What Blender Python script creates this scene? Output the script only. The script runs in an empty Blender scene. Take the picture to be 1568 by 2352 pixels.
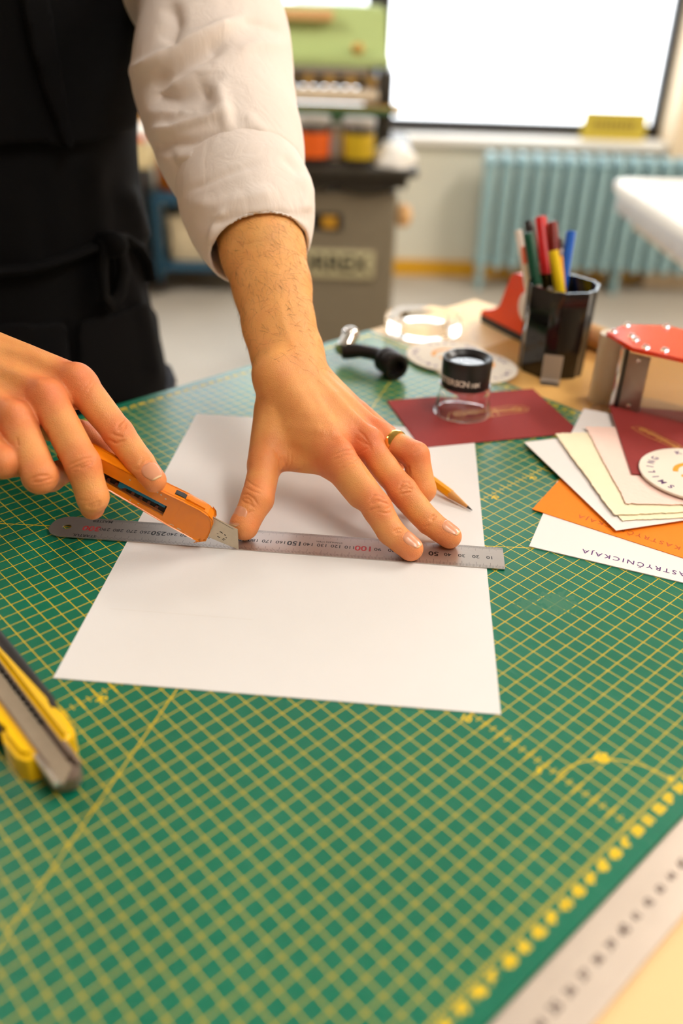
import bpy, bmesh, math, random
import numpy as np
from mathutils import Vector, Matrix

# ------------------------------------------------------------------ camera, sky, lamps, exposure
TH = 0.92                      # height of the cutting mat's upper face above the floor (m)
CAM_H = 0.3494                 # lens above the mat
FPX = 2005.9                   # focal length in pixels of the 1568 x 2352 frame
CR = np.array([[0.9994872428735051, 0.01664188967104019, 0.027355051476759096],
               [0.03201954611044966, -0.5194750845666942, -0.8538854637369737],
               [0.0, 0.8543235242123459, -0.5197415857687329]])
scene = bpy.context.scene
COL = scene.collection
cam_d = bpy.data.cameras.new('camera')
cam_d.sensor_fit = 'VERTICAL'; cam_d.sensor_height = 36.0; cam_d.sensor_width = 24.0
cam_d.lens = FPX / 2352 * 36.0
cam_d.clip_start = 0.02; cam_d.clip_end = 200
cam_d.dof.use_dof = True; cam_d.dof.focus_distance = 0.622; cam_d.dof.aperture_fstop = 2.6
cam_d.dof.aperture_blades = 9
cam = bpy.data.objects.new('camera', cam_d); COL.objects.link(cam)
cam.matrix_world = Matrix(((CR[0][0], -CR[1][0], -CR[2][0], 0),
                           (CR[0][1], -CR[1][1], -CR[2][1], 0),
                           (CR[0][2], -CR[1][2], -CR[2][2], TH + CAM_H), (0, 0, 0, 1)))
scene.camera = cam
vs = scene.view_settings
vs.view_transform = 'Standard'; vs.look = 'None'; vs.gamma = 1.0; vs.use_curve_mapping = False
vs.exposure = -1.03

world = bpy.data.worlds.new('sky'); scene.world = world; world.use_nodes = True
bg = world.node_tree.nodes['Background']
bg.inputs['Color'].default_value = (0.93, 0.97, 1.0, 1); bg.inputs['Strength'].default_value = 13.0

def area_light(name, loc, rot, sx, sy, watts, color, portal=False):
    l = bpy.data.lights.new(name, 'AREA'); l.shape = 'RECTANGLE'; l.size = sx; l.size_y = sy
    l.energy = watts; l.color = color
    if portal: l.cycles.is_portal = True
    o = bpy.data.objects.new(name, l); COL.objects.link(o)
    o.location = loc; o.rotation_euler = rot
    return o
WALL_Y = 4.44
# ceiling lamps: rows of long tubes under diffusers (their housings are built further down)
LAMPS = [(0.95, -0.30), (-2.3, 2.1), (2.35, 1.9)]
for i, (lx, ly) in enumerate(LAMPS):
    area_light('ceiling_lamp_light', (lx, ly, 2.93), (0, 0, 0), 0.42, 1.5, 80 if ly < 1 else 190, (1.0, 0.93, 0.85))
# window openings (x0, x1, z0, z1) in the back wall: sampled by portals
WINDOWS = [(0.10, 1.49, 0.655, 2.98), (-1.50, 0.10, 0.655, 2.98), (-3.3, -1.66, 0.655, 2.98)]
for (x0, x1, z0, z1) in WINDOWS:
    area_light('window_portal', ((x0+x1)/2, WALL_Y+0.30, (z0+z1)/2), (-math.pi/2, 0, 0), x1-x0, z1-z0, 1, (1, 1, 1), True)

# ------------------------------------------------------------------ helpers
def ray(x, y):
    return CR.T @ np.array([(x-784)/FPX, (y-1176)/FPX, 1.0])
CN = np.array([0, 0, CAM_H*100])
def at(x, y, z=0.0):            # point (cm, table frame) where the sight line meets height z
    d = ray(x, y); return CN + d*(z-CN[2])/d[2]
def PD(x, y, depth):            # point (cm, table frame) at a given distance from the lens plane
    return CN + ray(x, y)*depth
def atY(x, y, Y):
    d = ray(x, y); return CN + d*(Y/d[1])
def px_of(P):                   # project (n,3) cm points
    C = (np.asarray(P)-CN) @ CR.T
    return np.c_[784+FPX*C[:, 0]/C[:, 2], 1176+FPX*C[:, 1]/C[:, 2]], C[:, 2]
def Wd(p):                      # cm in the table frame -> metres in the world
    return Vector((p[0]/100, p[1]/100, TH + p[2]/100))
def nrm(v):
    v = np.asarray(v, float); return v/np.linalg.norm(v)

def new_mat(name):
    m = bpy.data.materials.new(name); m.use_nodes = True
    return m, m.node_tree, m.node_tree.nodes['Principled BSDF']
def srgb(r, g, b):
    f = lambda c: (c/255/12.92) if c/255 <= 0.04045 else ((c/255+0.055)/1.055)**2.4
    return (f(r), f(g), f(b), 1)
_mats = {}
def mat(name, col, rough=0.5, metal=0.0, var=0.06, scale=30.0, bump=0.0, bscale=200.0, trans=0.0, ior=1.45, coat=0.0, sss=0.0, emit=0.0, spec=0.5, alpha=1.0, detail=3):
    """procedural material: colour with a little noise, optional fine relief"""
    if name in _mats: return _mats[name]
    m, nt, p = new_mat(name)
    tc = nt.nodes.new('ShaderNodeTexCoord')
    nz = nt.nodes.new('ShaderNodeTexNoise'); nz.inputs['Scale'].default_value = scale; nz.inputs['Detail'].default_value = detail
    nt.links.new(tc.outputs['Object'], nz.inputs['Vector'])
    mx = nt.nodes.new('ShaderNodeMix'); mx.data_type = 'RGBA'
    a = [max(0, c*(1-var)) for c in col[:3]]+[1]; b = [min(1, c*(1+var)) for c in col[:3]]+[1]
    mx.inputs[6].default_value = a; mx.inputs[7].default_value = b
    nt.links.new(nz.outputs['Fac'], mx.inputs[0]); nt.links.new(mx.outputs[2], p.inputs['Base Color'])
    p.inputs['Roughness'].default_value = rough; p.inputs['Metallic'].default_value = metal
    p.inputs['IOR'].default_value = ior; p.inputs['Transmission Weight'].default_value = trans
    p.inputs['Coat Weight'].default_value = coat; p.inputs['Specular IOR Level'].default_value = spec
    p.inputs['Alpha'].default_value = alpha
    if sss > 0:
        p.inputs['Subsurface Weight'].default_value = sss; p.inputs['Subsurface Scale'].default_value = 0.003
    if emit > 0:
        nt.links.new(mx.outputs[2], p.inputs['Emission Color']); p.inputs['Emission Strength'].default_value = emit
    if bump > 0:
        n2 = nt.nodes.new('ShaderNodeTexNoise'); n2.inputs['Scale'].default_value = bscale; n2.inputs['Detail'].default_value = 4
        nt.links.new(tc.outputs['Object'], n2.inputs['Vector'])
        bp = nt.nodes.new('ShaderNodeBump'); bp.inputs['Strength'].default_value = bump; bp.inputs['Distance'].default_value = 0.001
        nt.links.new(n2.outputs['Fac'], bp.inputs['Height']); nt.links.new(bp.outputs['Normal'], p.inputs['Normal'])
    _mats[name] = m
    return m

class X:                        # tiny shader-math expression builder
    def __init__(s, nt, sock): s.nt, s.k = nt, sock
    def op(s, o, b=None, c=None):
        n = s.nt.nodes.new('ShaderNodeMath'); n.operation = o
        s.nt.links.new(s.k, n.inputs[0])
        for i, q in ((1, b), (2, c)):
            if q is None: continue
            if isinstance(q, X): s.nt.links.new(q.k, n.inputs[i])
            else: n.inputs[i].default_value = q
        return X(s.nt, n.outputs[0])
    def __add__(s, b): return s.op('ADD', b)
    def __sub__(s, b): return s.op('SUBTRACT', b)
    def __mul__(s, b): return s.op('MULTIPLY', b)
    def lt(s, b): return s.op('LESS_THAN', b)
    def gt(s, b): return s.op('GREATER_THAN', b)
    def mx(s, b): return s.op('MAXIMUM', b)
    def mn(s, b): return s.op('MINIMUM', b)
    def ab(s): return s.op('ABSOLUTE')
    def fr(s): return s.op('FRACT')

def mesh_obj(name, verts, faces, material=None, parent=None, smooth=False):
    me = bpy.data.meshes.new(name); me.from_pydata([tuple(v) for v in verts], [], faces); me.update()
    if smooth: me.polygons.foreach_set('use_smooth', [True]*len(me.polygons))
    return link(name, me, material, parent)
def link(name, me, material=None, parent=None):
    o = bpy.data.objects.new(name, me); COL.objects.link(o)
    if material: me.materials.append(material)
    if parent: o.parent = parent
    return o
def bm_obj(name, bm, material=None, parent=None, smooth=None):
    """smooth: angle in degrees under which edges are shaded smooth"""
    me = bpy.data.meshes.new(name)
    bmesh.ops.recalc_face_normals(bm, faces=bm.faces[:])
    if smooth:
        for f in bm.faces: f.smooth = True
        for e in bm.edges:
            if len(e.link_faces) == 2 and e.calc_face_angle(0) > math.radians(smooth): e.smooth = False
    bm.to_mesh(me); bm.free()
    return link(name, me, material, parent)
def empty(name, loc=(0, 0, 0), rz=0.0):
    o = bpy.data.objects.new(name, None); COL.objects.link(o); o.location = loc; o.rotation_euler = (0, 0, rz)
    o.empty_display_size = 0.02
    return o
def tag(o, label, cat, group=None, kind=None):
    o['label'] = label
    if cat: o['category'] = cat
    if group: o['group'] = group
    if kind: o['kind'] = kind
    return o
def structure(o): o['kind'] = 'structure'; return o
def box(bm, x0, x1, y0, y1, z0, z1, bevel=0.0, seg=2, M=None):
    vs_ = [bm.verts.new(c) for c in ((x0,y0,z0),(x1,y0,z0),(x1,y1,z0),(x0,y1,z0),(x0,y0,z1),(x1,y0,z1),(x1,y1,z1),(x0,y1,z1))]
    fs = [bm.faces.new([vs_[i] for i in f]) for f in ((3,2,1,0),(4,5,6,7),(0,1,5,4),(1,2,6,5),(2,3,7,6),(3,0,4,7))]
    if bevel > 0:
        es = {e for f in fs for e in f.edges}
        r = bmesh.ops.bevel(bm, geom=list(es), offset=bevel, segments=seg, affect='EDGES', profile=0.5)
        vs_ = list({v for f in r['faces'] for v in f.verts} | {v for v in vs_ if v.is_valid})
    if M is not None:
        for v in vs_: v.co = M @ v.co
    return vs_
def box_obj(name, x0, x1, y0, y1, z0, z1, material, parent=None, bevel=0.0, seg=2):
    bm = bmesh.new(); box(bm, x0, x1, y0, y1, z0, z1, bevel, seg); return bm_obj(name, bm, material, parent, 35 if bevel else None)
def lathe(bm, prof, n=32, axis_loc=(0, 0, 0), M=None, cap=True):
    """revolve a profile of (radius, z) about z"""
    rings = []
    for r, z in prof:
        ring = []
        for i in range(n):
            a = 2*math.pi*i/n; c = Vector((r*math.cos(a)+axis_loc[0], r*math.sin(a)+axis_loc[1], z+axis_loc[2]))
            ring.append(bm.verts.new(M @ c if M is not None else c))
        rings.append(ring)
    for a, b in zip(rings, rings[1:]):
        for i in range(n): bm.faces.new((a[i], a[(i+1) % n], b[(i+1) % n], b[i]))
    if cap:
        if prof[0][0] > 1e-6: bm.faces.new(list(reversed(rings[0])))
        if prof[-1][0] > 1e-6: bm.faces.new(rings[-1])
    return rings
def lathe_obj(name, prof, material, parent=None, n=32, M=None, cap=True, smooth=35):
    bm = bmesh.new(); lathe(bm, prof, n, M=M, cap=cap)
    bmesh.ops.remove_doubles(bm, verts=bm.verts[:], dist=1e-7)
    return bm_obj(name, bm, material, parent, smooth)
def tube(bm, pts, radii, n=10, cap=True, flat=1.0, up=None):
    """sweep a circle (or flattened circle) along points"""
    pts = [Vector(p) for p in pts]
    if not hasattr(radii, '__len__'): radii = [radii]*len(pts)
    rings = []; ref = Vector(up) if up is not None else None
    for i, p in enumerate(pts):
        t = (pts[min(i+1, len(pts)-1)]-pts[max(i-1, 0)]).normalized()
        if ref is None: ref = Vector((0, 0, 1)) if abs(t.z) < 0.9 else Vector((1, 0, 0))
        s = t.cross(ref).normalized(); u = s.cross(t).normalized()
        if up is None: ref = u
        rings.append([bm.verts.new(p + s*math.cos(2*math.pi*k/n)*radii[i] + u*math.sin(2*math.pi*k/n)*radii[i]*flat) for k in range(n)])
    for a, b in zip(rings, rings[1:]):
        for k in range(n): bm.faces.new((a[k], a[(k+1) % n], b[(k+1) % n], b[k]))
    if cap: bm.faces.new(list(reversed(rings[0]))); bm.faces.new(rings[-1])
    return rings
def tube_obj(name, pts, radii, material, parent=None, n=10, flat=1.0, up=None):
    bm = bmesh.new(); tube(bm, pts, radii, n, flat=flat, up=up); return bm_obj(name, bm, material, parent, 50)
def prism(bm, outline, z0, z1, M=None):
    lo = [bm.verts.new((x, y, z0)) for x, y in outline]; hi = [bm.verts.new((x, y, z1)) for x, y in outline]
    n = len(outline)
    bm.faces.new(list(reversed(lo))); bm.faces.new(hi)
    for i in range(n): bm.faces.new((lo[i], lo[(i+1) % n], hi[(i+1) % n], hi[i]))
    if M is not None:
        for v in lo+hi: v.co = M @ v.co
    return lo, hi
_txt = {}
def text_mesh(s, size, align='CENTER', bold=0.0, shear=0.0, space=1.0):
    """flat mesh of a word (built once, reused)"""
    key = (s, size, align, bold, shear, space)
    if key in _txt: return _txt[key]
    c = bpy.data.curves.new('print', 'FONT'); c.body = s; c.size = size; c.align_x = align; c.align_y = 'CENTER'
    c.offset = bold; c.shear = shear; c.space_character = space; c.resolution_u = 3
    o = bpy.data.objects.new('print', c); COL.objects.link(o)
    dg = bpy.context.evaluated_depsgraph_get()
    me = bpy.data.meshes.new_from_object(o.evaluated_get(dg))
    V = [tuple(v.co) for v in me.vertices]; F = [tuple(p.vertices) for p in me.polygons]
    bpy.data.objects.remove(o); bpy.data.curves.remove(c); bpy.data.meshes.remove(me)
    _txt[key] = (V, F); return V, F
class Print:                    # collects flat print (words, ticks) in one mesh
    def __init__(s): s.v, s.f = [], []
    def word(s, txt, M, size, **k):
        V, F = text_mesh(txt, size, **k); b = len(s.v)
        s.v += [tuple(M @ Vector(v)) for v in V]; s.f += [tuple(i+b for i in f) for f in F]
    def rect(s, x0, x1, y0, y1, z, M=None):
        b = len(s.v); q = [Vector((x0,y0,z)), Vector((x1,y0,z)), Vector((x1,y1,z)), Vector((x0,y1,z))]
        s.v += [tuple(M @ a) if M is not None else tuple(a) for a in q]; s.f.append((b, b+1, b+2, b+3))
    def build(s, name, material, parent): return mesh_obj(name, s.v, s.f, material, parent)
def T(x, y, z=0.0, rz=0.0, sx=1.0): return Matrix.Translation((x, y, z)) @ Matrix.Rotation(rz, 4, 'Z')
# ------------------------------------------------------------------ the room
m_floor = mat('floor_concrete', srgb(176, 168, 155), 0.55, var=0.16, scale=1.3, bump=0.15, bscale=40, detail=6)
m_wall = mat('wall_paint_pale', srgb(214, 212, 196), 0.7, var=0.03, scale=4)
m_wallw = mat('wall_paint_cream', srgb(236, 214, 182), 0.7, var=0.03, scale=4)
m_ceil = mat('ceiling_paint', srgb(178, 172, 162), 0.8, var=0.02)
m_white = mat('white_paint', srgb(238, 236, 230), 0.5, var=0.03)
m_dark = mat('dark_window_frame', srgb(36, 30, 28), 0.4, var=0.1)
m_yel = mat('yellow_baseboard_paint', srgb(214, 160, 30), 0.5, var=0.06)
m_glass = mat('window_glass', (1, 1, 1, 1), 0.0, var=0, trans=1.0, ior=1.02)
XL, XR, YB, ZC = -3.9, 3.3, -2.6, 3.3
structure(box_obj('floor', XL, XR, YB, WALL_Y+0.35, -0.12, 0, m_floor))
structure(box_obj('ceiling', XL, XR, YB, WALL_Y+0.35, ZC, ZC+0.1, m_ceil))
m_walld = mat('wall_paint_brown', srgb(176, 158, 138), 0.7, var=0.03, scale=4)
structure(box_obj('wall_left', XL-0.1, XL, YB, WALL_Y+0.35, 0, ZC, m_walld))
structure(box_obj('wall_right', XR, XR+0.1, YB, WALL_Y+0.35, 0, ZC, m_wallw))
structure(box_obj('wall_rear', XL-0.1, XR+0.1, YB-0.1, YB, 0, ZC, m_walld))
# back wall with the window openings cut out
bm = bmesh.new()
xs = [XL]
for (x0, x1, z0, z1) in sorted(WINDOWS): xs += [x0, x1]
xs.append(1.60)
WT = 0.32
for i in range(0, len(xs)-1):
    if xs[i+1]-xs[i] < 1e-4: continue
    if i % 2 == 0: box(bm, xs[i], xs[i+1], WALL_Y, WALL_Y+WT, 0, ZC)
    else:
        box(bm, xs[i], xs[i+1], WALL_Y, WALL_Y+WT, 0, 0.655); box(bm, xs[i], xs[i+1], WALL_Y, WALL_Y+WT, 2.98, ZC)
structure(bm_obj('wall_back', bm, m_wall))
structure(box_obj('wall_pier', 1.475, XR, WALL_Y-0.09, WALL_Y+WT, 0, ZC, m_wallw))
structure(box_obj('baseboard_back', XL, 1.475, WALL_Y-0.018, WALL_Y, 0, 0.075, m_yel))
for wi, (x0, x1, z0, z1) in enumerate(WINDOWS):
    we = structure(empty('window_%d' % (wi+1), ((x0+x1)/2, WALL_Y, z0)))
    def wp(name, a, b, c, d, e, f, m):
        o = box_obj(name, a-we.location.x, b-we.location.x, c-WALL_Y, d-WALL_Y, e-z0, f-z0, m, we, 0.004); return o
    fy0, fy1 = WALL_Y+0.13, WALL_Y+0.2
    fw = 0.055
    wp('frame_bar', x0, x0+fw, fy0, fy1, z0, z1, m_dark); wp('frame_bar', x1-fw, x1, fy0, fy1, z0, z1, m_dark)
    wp('frame_bar', x0+fw, x1-fw, fy0, fy1, z0, z0+fw, m_dark); wp('frame_bar', x0+fw, x1-fw, fy0, fy1, z1-fw, z1, m_dark)
    wp('pane', x0+fw, x1-fw, fy0+0.03, fy0+0.036, z0+fw, z1-fw, m_glass)
    wp('sill', x0+0.001, x1-0.02, WALL_Y-0.04, fy0, z0-0.035, z0+0.002, m_white)
# lamp housings
for (lx, ly) in LAMPS:
    e = tag(empty('ceiling_lamp', (lx, ly, 3.04)), 'white ceiling lamp over the %s %s' % ('left' if lx < 0 else 'right', 'end of the workbench' if ly < 1 else 'window side of the room'), 'lamp', 'ceiling lamps')
    box_obj('housing', -0.24, 0.24, -0.8, 0.8, -0.1, 0, m_white, e, 0.01)
    for y in (-0.6, 0.6): tube_obj('hanger_rod', [(0, y, 0), (0, y, ZC-3.04)], 0.006, m_dark, e, 8)
# building across the street, seen washed out through the window
m_fac = mat('facade_render', srgb(246, 246, 246), 0.8, var=0.01)
m_fwin = mat('facade_window_glass', srgb(150, 158, 164), 0.5, var=0.05)
fb = tag(empty('building_facade', (1.5, 17.0, -9)), 'pale building across the street behind the window glass', 'building')
box_obj('wall', -16, 16, 0, 4, 0, 26, m_fac, fb)
wm = None
for ix in range(-5, 6):
    for iz in range(0, 8):
        X0 = ix*2.5; Z0 = 1.2+iz*2.7
        if wm is None:
            o = box_obj('window', 0, 1.2, -0.06, 0.05, 0, 1.3, m_fwin, fb, 0.02); wm = o.data
        else: o = link('window', wm, None, fb)
        o.location = (X0, 0, Z0)
# ------------------------------------------------------------------ workbench and cutting mat
GA = math.radians(-46.4864)                    # direction of the mat's v axis
G0 = np.array([10.73, 44.51, 0.0])
def grid_pt(u, v, z=0.0):
    c, s = math.cos(GA), math.sin(GA); return np.array([G0[0]+v*c-u*s, G0[1]+v*s+u*c, z])
m_wood = mat('bench_plywood', srgb(228, 194, 140), 0.55, var=0.10, scale=9, bump=0.1, bscale=120, detail=6)
m_leg = mat('bench_leg_steel', srgb(70, 72, 74), 0.5, metal=0.6)
bench = tag(empty('workbench', (G0[0]/100, G0[1]/100, 0), GA), 'pale plywood workbench under the green cutting mat', 'workbench')
def gb(name, v0, v1, u0, u1, z0, z1, m, parent, bevel=0.0):
    return box_obj(name, v0/100, v1/100, u0/100, u1/100, z0, z1, m, parent, bevel)
gb('tabletop', -45.7, 46, -74, 51.5, TH-0.043, TH-0.003, m_wood, bench, 0.003)
for v in (-40, 40):
    for u in (-68, 46): gb('leg', v-3, v+3, u-3, u+3, 0, TH-0.043, m_leg, bench, 0.004)

m_cm, nt, p = new_mat('cutting_mat_print')
tc = nt.nodes.new('ShaderNodeTexCoord'); sp = nt.nodes.new('ShaderNodeSeparateXYZ'); nt.links.new(tc.outputs['Object'], sp.inputs[0])
v = X(nt, sp.outputs['X'])*100.0; u = X(nt, sp.outputs['Y'])*100.0
LW = 0.029
def lines(t, w): return ((t+0.5).fr()-0.5).ab().lt(w)
inb = v.gt(-43.05)*v.lt(14.05)*u.gt(-58.05)*u.lt(30.05)
g = lines(v, LW).mx(lines(u, LW))
g = g.mx((u-v-12.45).ab().lt(0.055))                        # 45 degree line
g = g.mx((v+4.0+(u+27.0)*0.5774).ab().lt(0.05))             # 60 degree lines
g = g.mx((v-4.0-(u+27.0)*0.5774+18).ab().lt(0.05)*u.gt(40)) 
rr = ((u+8.0)*(u+8.0)+(v-14.0)*(v-14.0)).op('SQRT')
g = g.mx((rr-4.2).ab().lt(0.04)*u.gt(-8.0))
# ticks on the two inner scales
tk = (u+8.0).ab().lt(0.5)*lines(v, 0.058)
tk = tk.mx((u+8.0).ab().lt(0.26)*lines(v*2.0, 0.07))
tk = tk.mx((v+11.0).ab().lt(0.55)*lines(u, 0.06)).mx((v+11.0).ab().lt(0.26)*lines(u*2.0, 0.07))
# edge ticks (millimetres along the border)
tk = tk.mx((v-14.0).ab().lt(0.12)*lines(u*5.0, 0.18)).mx((u-30.0).ab().lt(0.12)*lines(v*5.0, 0.18))
g = (g.mx(tk))*inb
# worn patch where blades scratched the print away
def blob(cu, cv, r, amp):
    n = nt.nodes.new('ShaderNodeTexNoise'); n.inputs['Scale'].default_value = 260; n.inputs['Detail'].default_value = 4
    nt.links.new(tc.outputs['Object'], n.inputs['Vector'])
    d = ((u-cu)*(u-cu)+(v-cv)*(v-cv)).op('SQRT')*(1.0/r)
    return d+X(nt, n.outputs['Fac'])*amp-amp*0.5
worn = blob(4.3, 1.0, 1.3, 3.4).lt(0.85).mx(blob(2.6, -0.1, 1.0, 3.4).lt(0.7))
g = g*(worn*-0.85+1.0)
# scratches: stretched noise
def scratch(rot, sx, sy, thr):
    mp = nt.nodes.new('ShaderNodeMapping'); mp.inputs['Rotation'].default_value = (0, 0, rot); mp.inputs['Scale'].default_value = (sx, sy, 1)
    nt.links.new(tc.outputs['Object'], mp.inputs[0])
    n = nt.nodes.new('ShaderNodeTexNoise'); n.inputs['Scale'].default_value = 1.0; n.inputs['Detail'].default_value = 2
    nt.links.new(mp.outputs[0], n.inputs['Vector'])
    return X(nt, n.outputs['Fac']).op('SUBTRACT', thr)*9.0
sc = scratch(0.75, 35, 1900, 0.63).mx(scratch(-0.5, 30, 1700, 0.65)).mx(scratch(1.9, 28, 1500, 0.66)).mx(0.0).mn(1.0)
pn = nt.nodes.new('ShaderNodeTexNoise'); pn.inputs['Scale'].default_value = 9; pn.inputs['Detail'].default_value = 3
nt.links.new(tc.outputs['Object'], pn.inputs['Vector'])
pm = (X(nt, pn.outputs['Fac'])-0.45)*3.2
sc = sc*pm.mx(0.05).mn(1.0)
big = nt.nodes.new('ShaderNodeMix'); big.data_type = 'RGBA'
big.inputs[6].default_value = srgb(2, 96, 72); big.inputs[7].default_value = srgb(14, 116, 88)
nt.links.new(pn.outputs['Fac'], big.inputs[0])
m1 = nt.nodes.new('ShaderNodeMix'); m1.data_type = 'RGBA'; m1.inputs[7].default_value = srgb(150, 185, 165)
nt.links.new((sc*0.5).k, m1.inputs[0]); nt.links.new(big.outputs[2], m1.inputs[6])
m2 = nt.nodes.new('ShaderNodeMix'); m2.data_type = 'RGBA'; m2.inputs[7].default_value = srgb(216, 180, 8)
nt.links.new(g.k, m2.inputs[0]); nt.links.new(m1.outputs[2], m2.inputs[6])
m3 = nt.nodes.new('ShaderNodeMix'); m3.data_type = 'RGBA'; m3.inputs[7].default_value = srgb(120, 150, 110)
nt.links.new((worn*0.3*X(nt, pn.outputs['Fac'])).k, m3.inputs[0]); nt.links.new(m2.outputs[2], m3.inputs[6])
nt.links.new(m3.outputs[2], p.inputs['Base Color'])
p.inputs['Roughness'].default_value = 0.30; p.inputs['Specular IOR Level'].default_value = 0.55
nb = nt.nodes.new('ShaderNodeTexNoise'); nb.inputs['Scale'].default_value = 1500; nt.links.new(tc.outputs['Object'], nb.inputs['Vector'])
bp = nt.nodes.new('ShaderNodeBump'); bp.inputs['Strength'].default_value = 0.12; bp.inputs['Distance'].default_value = 0.0005
nt.links.new(nb.outputs['Fac'], bp.inputs['Height']); nt.links.new(bp.outputs['Normal'], p.inputs['Normal'])

matO = tag(empty('cutting_mat', (G0[0]/100, G0[1]/100, TH), GA), 'large green cutting mat with yellow centimetre grid on the workbench', 'cutting mat')
bm = bmesh.new(); box(bm, -0.450, 0.155, -0.595, 0.315, -0.003, 0.0, 0.0006, 1)
bm_obj('mat_sheet', bm, m_cm, matO)
m_yprint = mat('mat_yellow_print', srgb(226, 190, 16), 0.45, var=0.05)
P_ = Print(); ZP = 0.00006
for k in range(-58, 31):                        # centimetre figures along the two long borders
    n = str(k+58)
    P_.word(n, T(0.1450, k/100, ZP, math.pi/2), 0.0064, bold=0.0006)
    P_.word(n, T(-0.4365, k/100, ZP, -math.pi/2), 0.0074, bold=0.00035)
for k in range(-43, 15):
    P_.word(str(14-k), T(k/100, 0.3072, ZP, math.pi), 0.0074, bold=0.00035)
for k in range(-53, 30, 5):
    P_.word(str(k+58), T(-0.1046, k/100+0.0005, ZP, math.pi/2+0.35), 0.0068, bold=0.0002)
for k in range(-41, 14, 5):
    P_.word(str(14-k), T(k/100, -0.0855, ZP, 0.3), 0.0068, bold=0.0002)
P_.word('45', T(0.1068, -0.0534, ZP, 0.8), 0.0085, bold=0.0006)
P_.word('0', T(0.139, -0.0382, ZP, 0.8), 0.005, bold=0.0003)
P_.build('scale_numbers', m_yprint, matO)['kind'] = 'stuff'

m_kraft2 = mat('tan_kraft_sheet', srgb(208, 160, 88), 0.6, var=0.05, scale=14)
ks = tag(empty('kraft_sheet', Wd(grid_pt(31.65, -33, -0.295)), GA), 'tan kraft paper sheet on the bench beyond the mat, under the pen cup', 'paper')
bm = bmesh.new(); box(bm, 0, 0.48, 0, 0.175, 0, 0.0004); bm_obj('sheet', bm, m_kraft2, ks)

# ------------------------------------------------------------------ the sheet being cut
m_paper = mat('paper_board', srgb(222, 220, 218), 0.75, var=0.012, scale=60, bump=0.05, bscale=900)
A = at(122, 1557, .05); B = at(1149, 1641, .05)
ax = nrm(B-A); ay = np.array([-ax[1], ax[0], 0.0])
pang = math.atan2(ax[1], ax[0])
cut_s = 14.9                                     # the cut along the ruler's near edge splits the sheet here
paper = tag(empty('paper_sheet', Wd(A), pang), 'large cream white paper sheet lying under the steel ruler', 'paper')
bm = bmesh.new(); box(bm, 0, 0.257, 0, 0.3635, -0.0004, 0.0001, 0.0)
bm_obj('sheet', bm, m_paper, paper)
pr = Print(); pr.rect(0.012, 0.105, 0.0668, 0.06705, 0.00015); pr.build('pencil_line', mat('faint_pencil', srgb(212, 206, 198), 0.8), paper)

# ------------------------------------------------------------------ the steel ruler under the hand
def steel_mat(name, base, rough):
    m, nt, p = new_mat(name)
    tc = nt.nodes.new('ShaderNodeTexCoord'); mp = nt.nodes.new('ShaderNodeMapping'); mp.inputs['Scale'].default_value = (18, 2600, 1)
    nt.links.new(tc.outputs['Object'], mp.inputs[0])
    n = nt.nodes.new('ShaderNodeTexNoise'); n.inputs['Scale'].default_value = 1.0; n.inputs['Detail'].default_value = 3
    nt.links.new(mp.outputs[0], n.inputs['Vector'])
    rp = nt.nodes.new('ShaderNodeMapRange'); rp.inputs[3].default_value = rough-0.09; rp.inputs[4].default_value = rough+0.1
    nt.links.new(n.outputs['Fac'], rp.inputs[0]); nt.links.new(rp.outputs[0], p.inputs['Roughness'])
    n2 = nt.nodes.new('ShaderNodeTexNoise'); n2.inputs['Scale'].default_value = 45; nt.links.new(tc.outputs['Object'], n2.inputs['Vector'])
    mx = nt.nodes.new('ShaderNodeMix'); mx.data_type = 'RGBA'
    mx.inputs[6].default_value = [c*0.88 for c in base[:3]]+[1]; mx.inputs[7].default_value = base
    nt.links.new(n2.outputs['Fac'], mx.inputs[0]); nt.links.new(mx.outputs[2], p.inputs['Base Color'])
    p.inputs['Metallic'].default_value = 0.82
    bp = nt.nodes.new('ShaderNodeBump'); bp.inputs['Strength'].default_value = 0.12; bp.inputs['Distance'].default_value = 0.0002
    nt.links.new(n.outputs['Fac'], bp.inputs['Height']); nt.links.new(bp.outputs['Normal'], p.inputs['Normal'])
    return m
m_steel = steel_mat('brushed_steel', srgb(196, 186, 178), 0.31)
m_ink = mat('black_etched_ink', srgb(30, 28, 28), 0.5); m_red = mat('red_etched_ink', srgb(170, 24, 24), 0.5)
RA = math.radians(175.73)
RZ0 = np.array([11.66, 51.58, 0.0])              # centre of the zero end
ruler = tag(empty('steel_ruler', Wd((RZ0[0], RZ0[1], 0.06)), RA), 'thirty centimetre steel ruler held across the white sheet', 'ruler')
RL, RW, RT = 0.331, 0.0268, 0.0008
out = []
def corner(cx, cy, r, a0, n=6): return [(cx+r*math.cos(a0+math.pi/2*i/n), cy+r*math.sin(a0+math.pi/2*i/n)) for i in range(n+1)]
h = RW/2
out += corner(RL-0.012, -h+0.012, 0.012, -math.pi/2) + corner(RL-0.012, h-0.012, 0.012, 0) + corner(0.001, h-0.001, 0.001, math.pi/2) + corner(0.001, -h+0.001, 0.001, math.pi)
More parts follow.
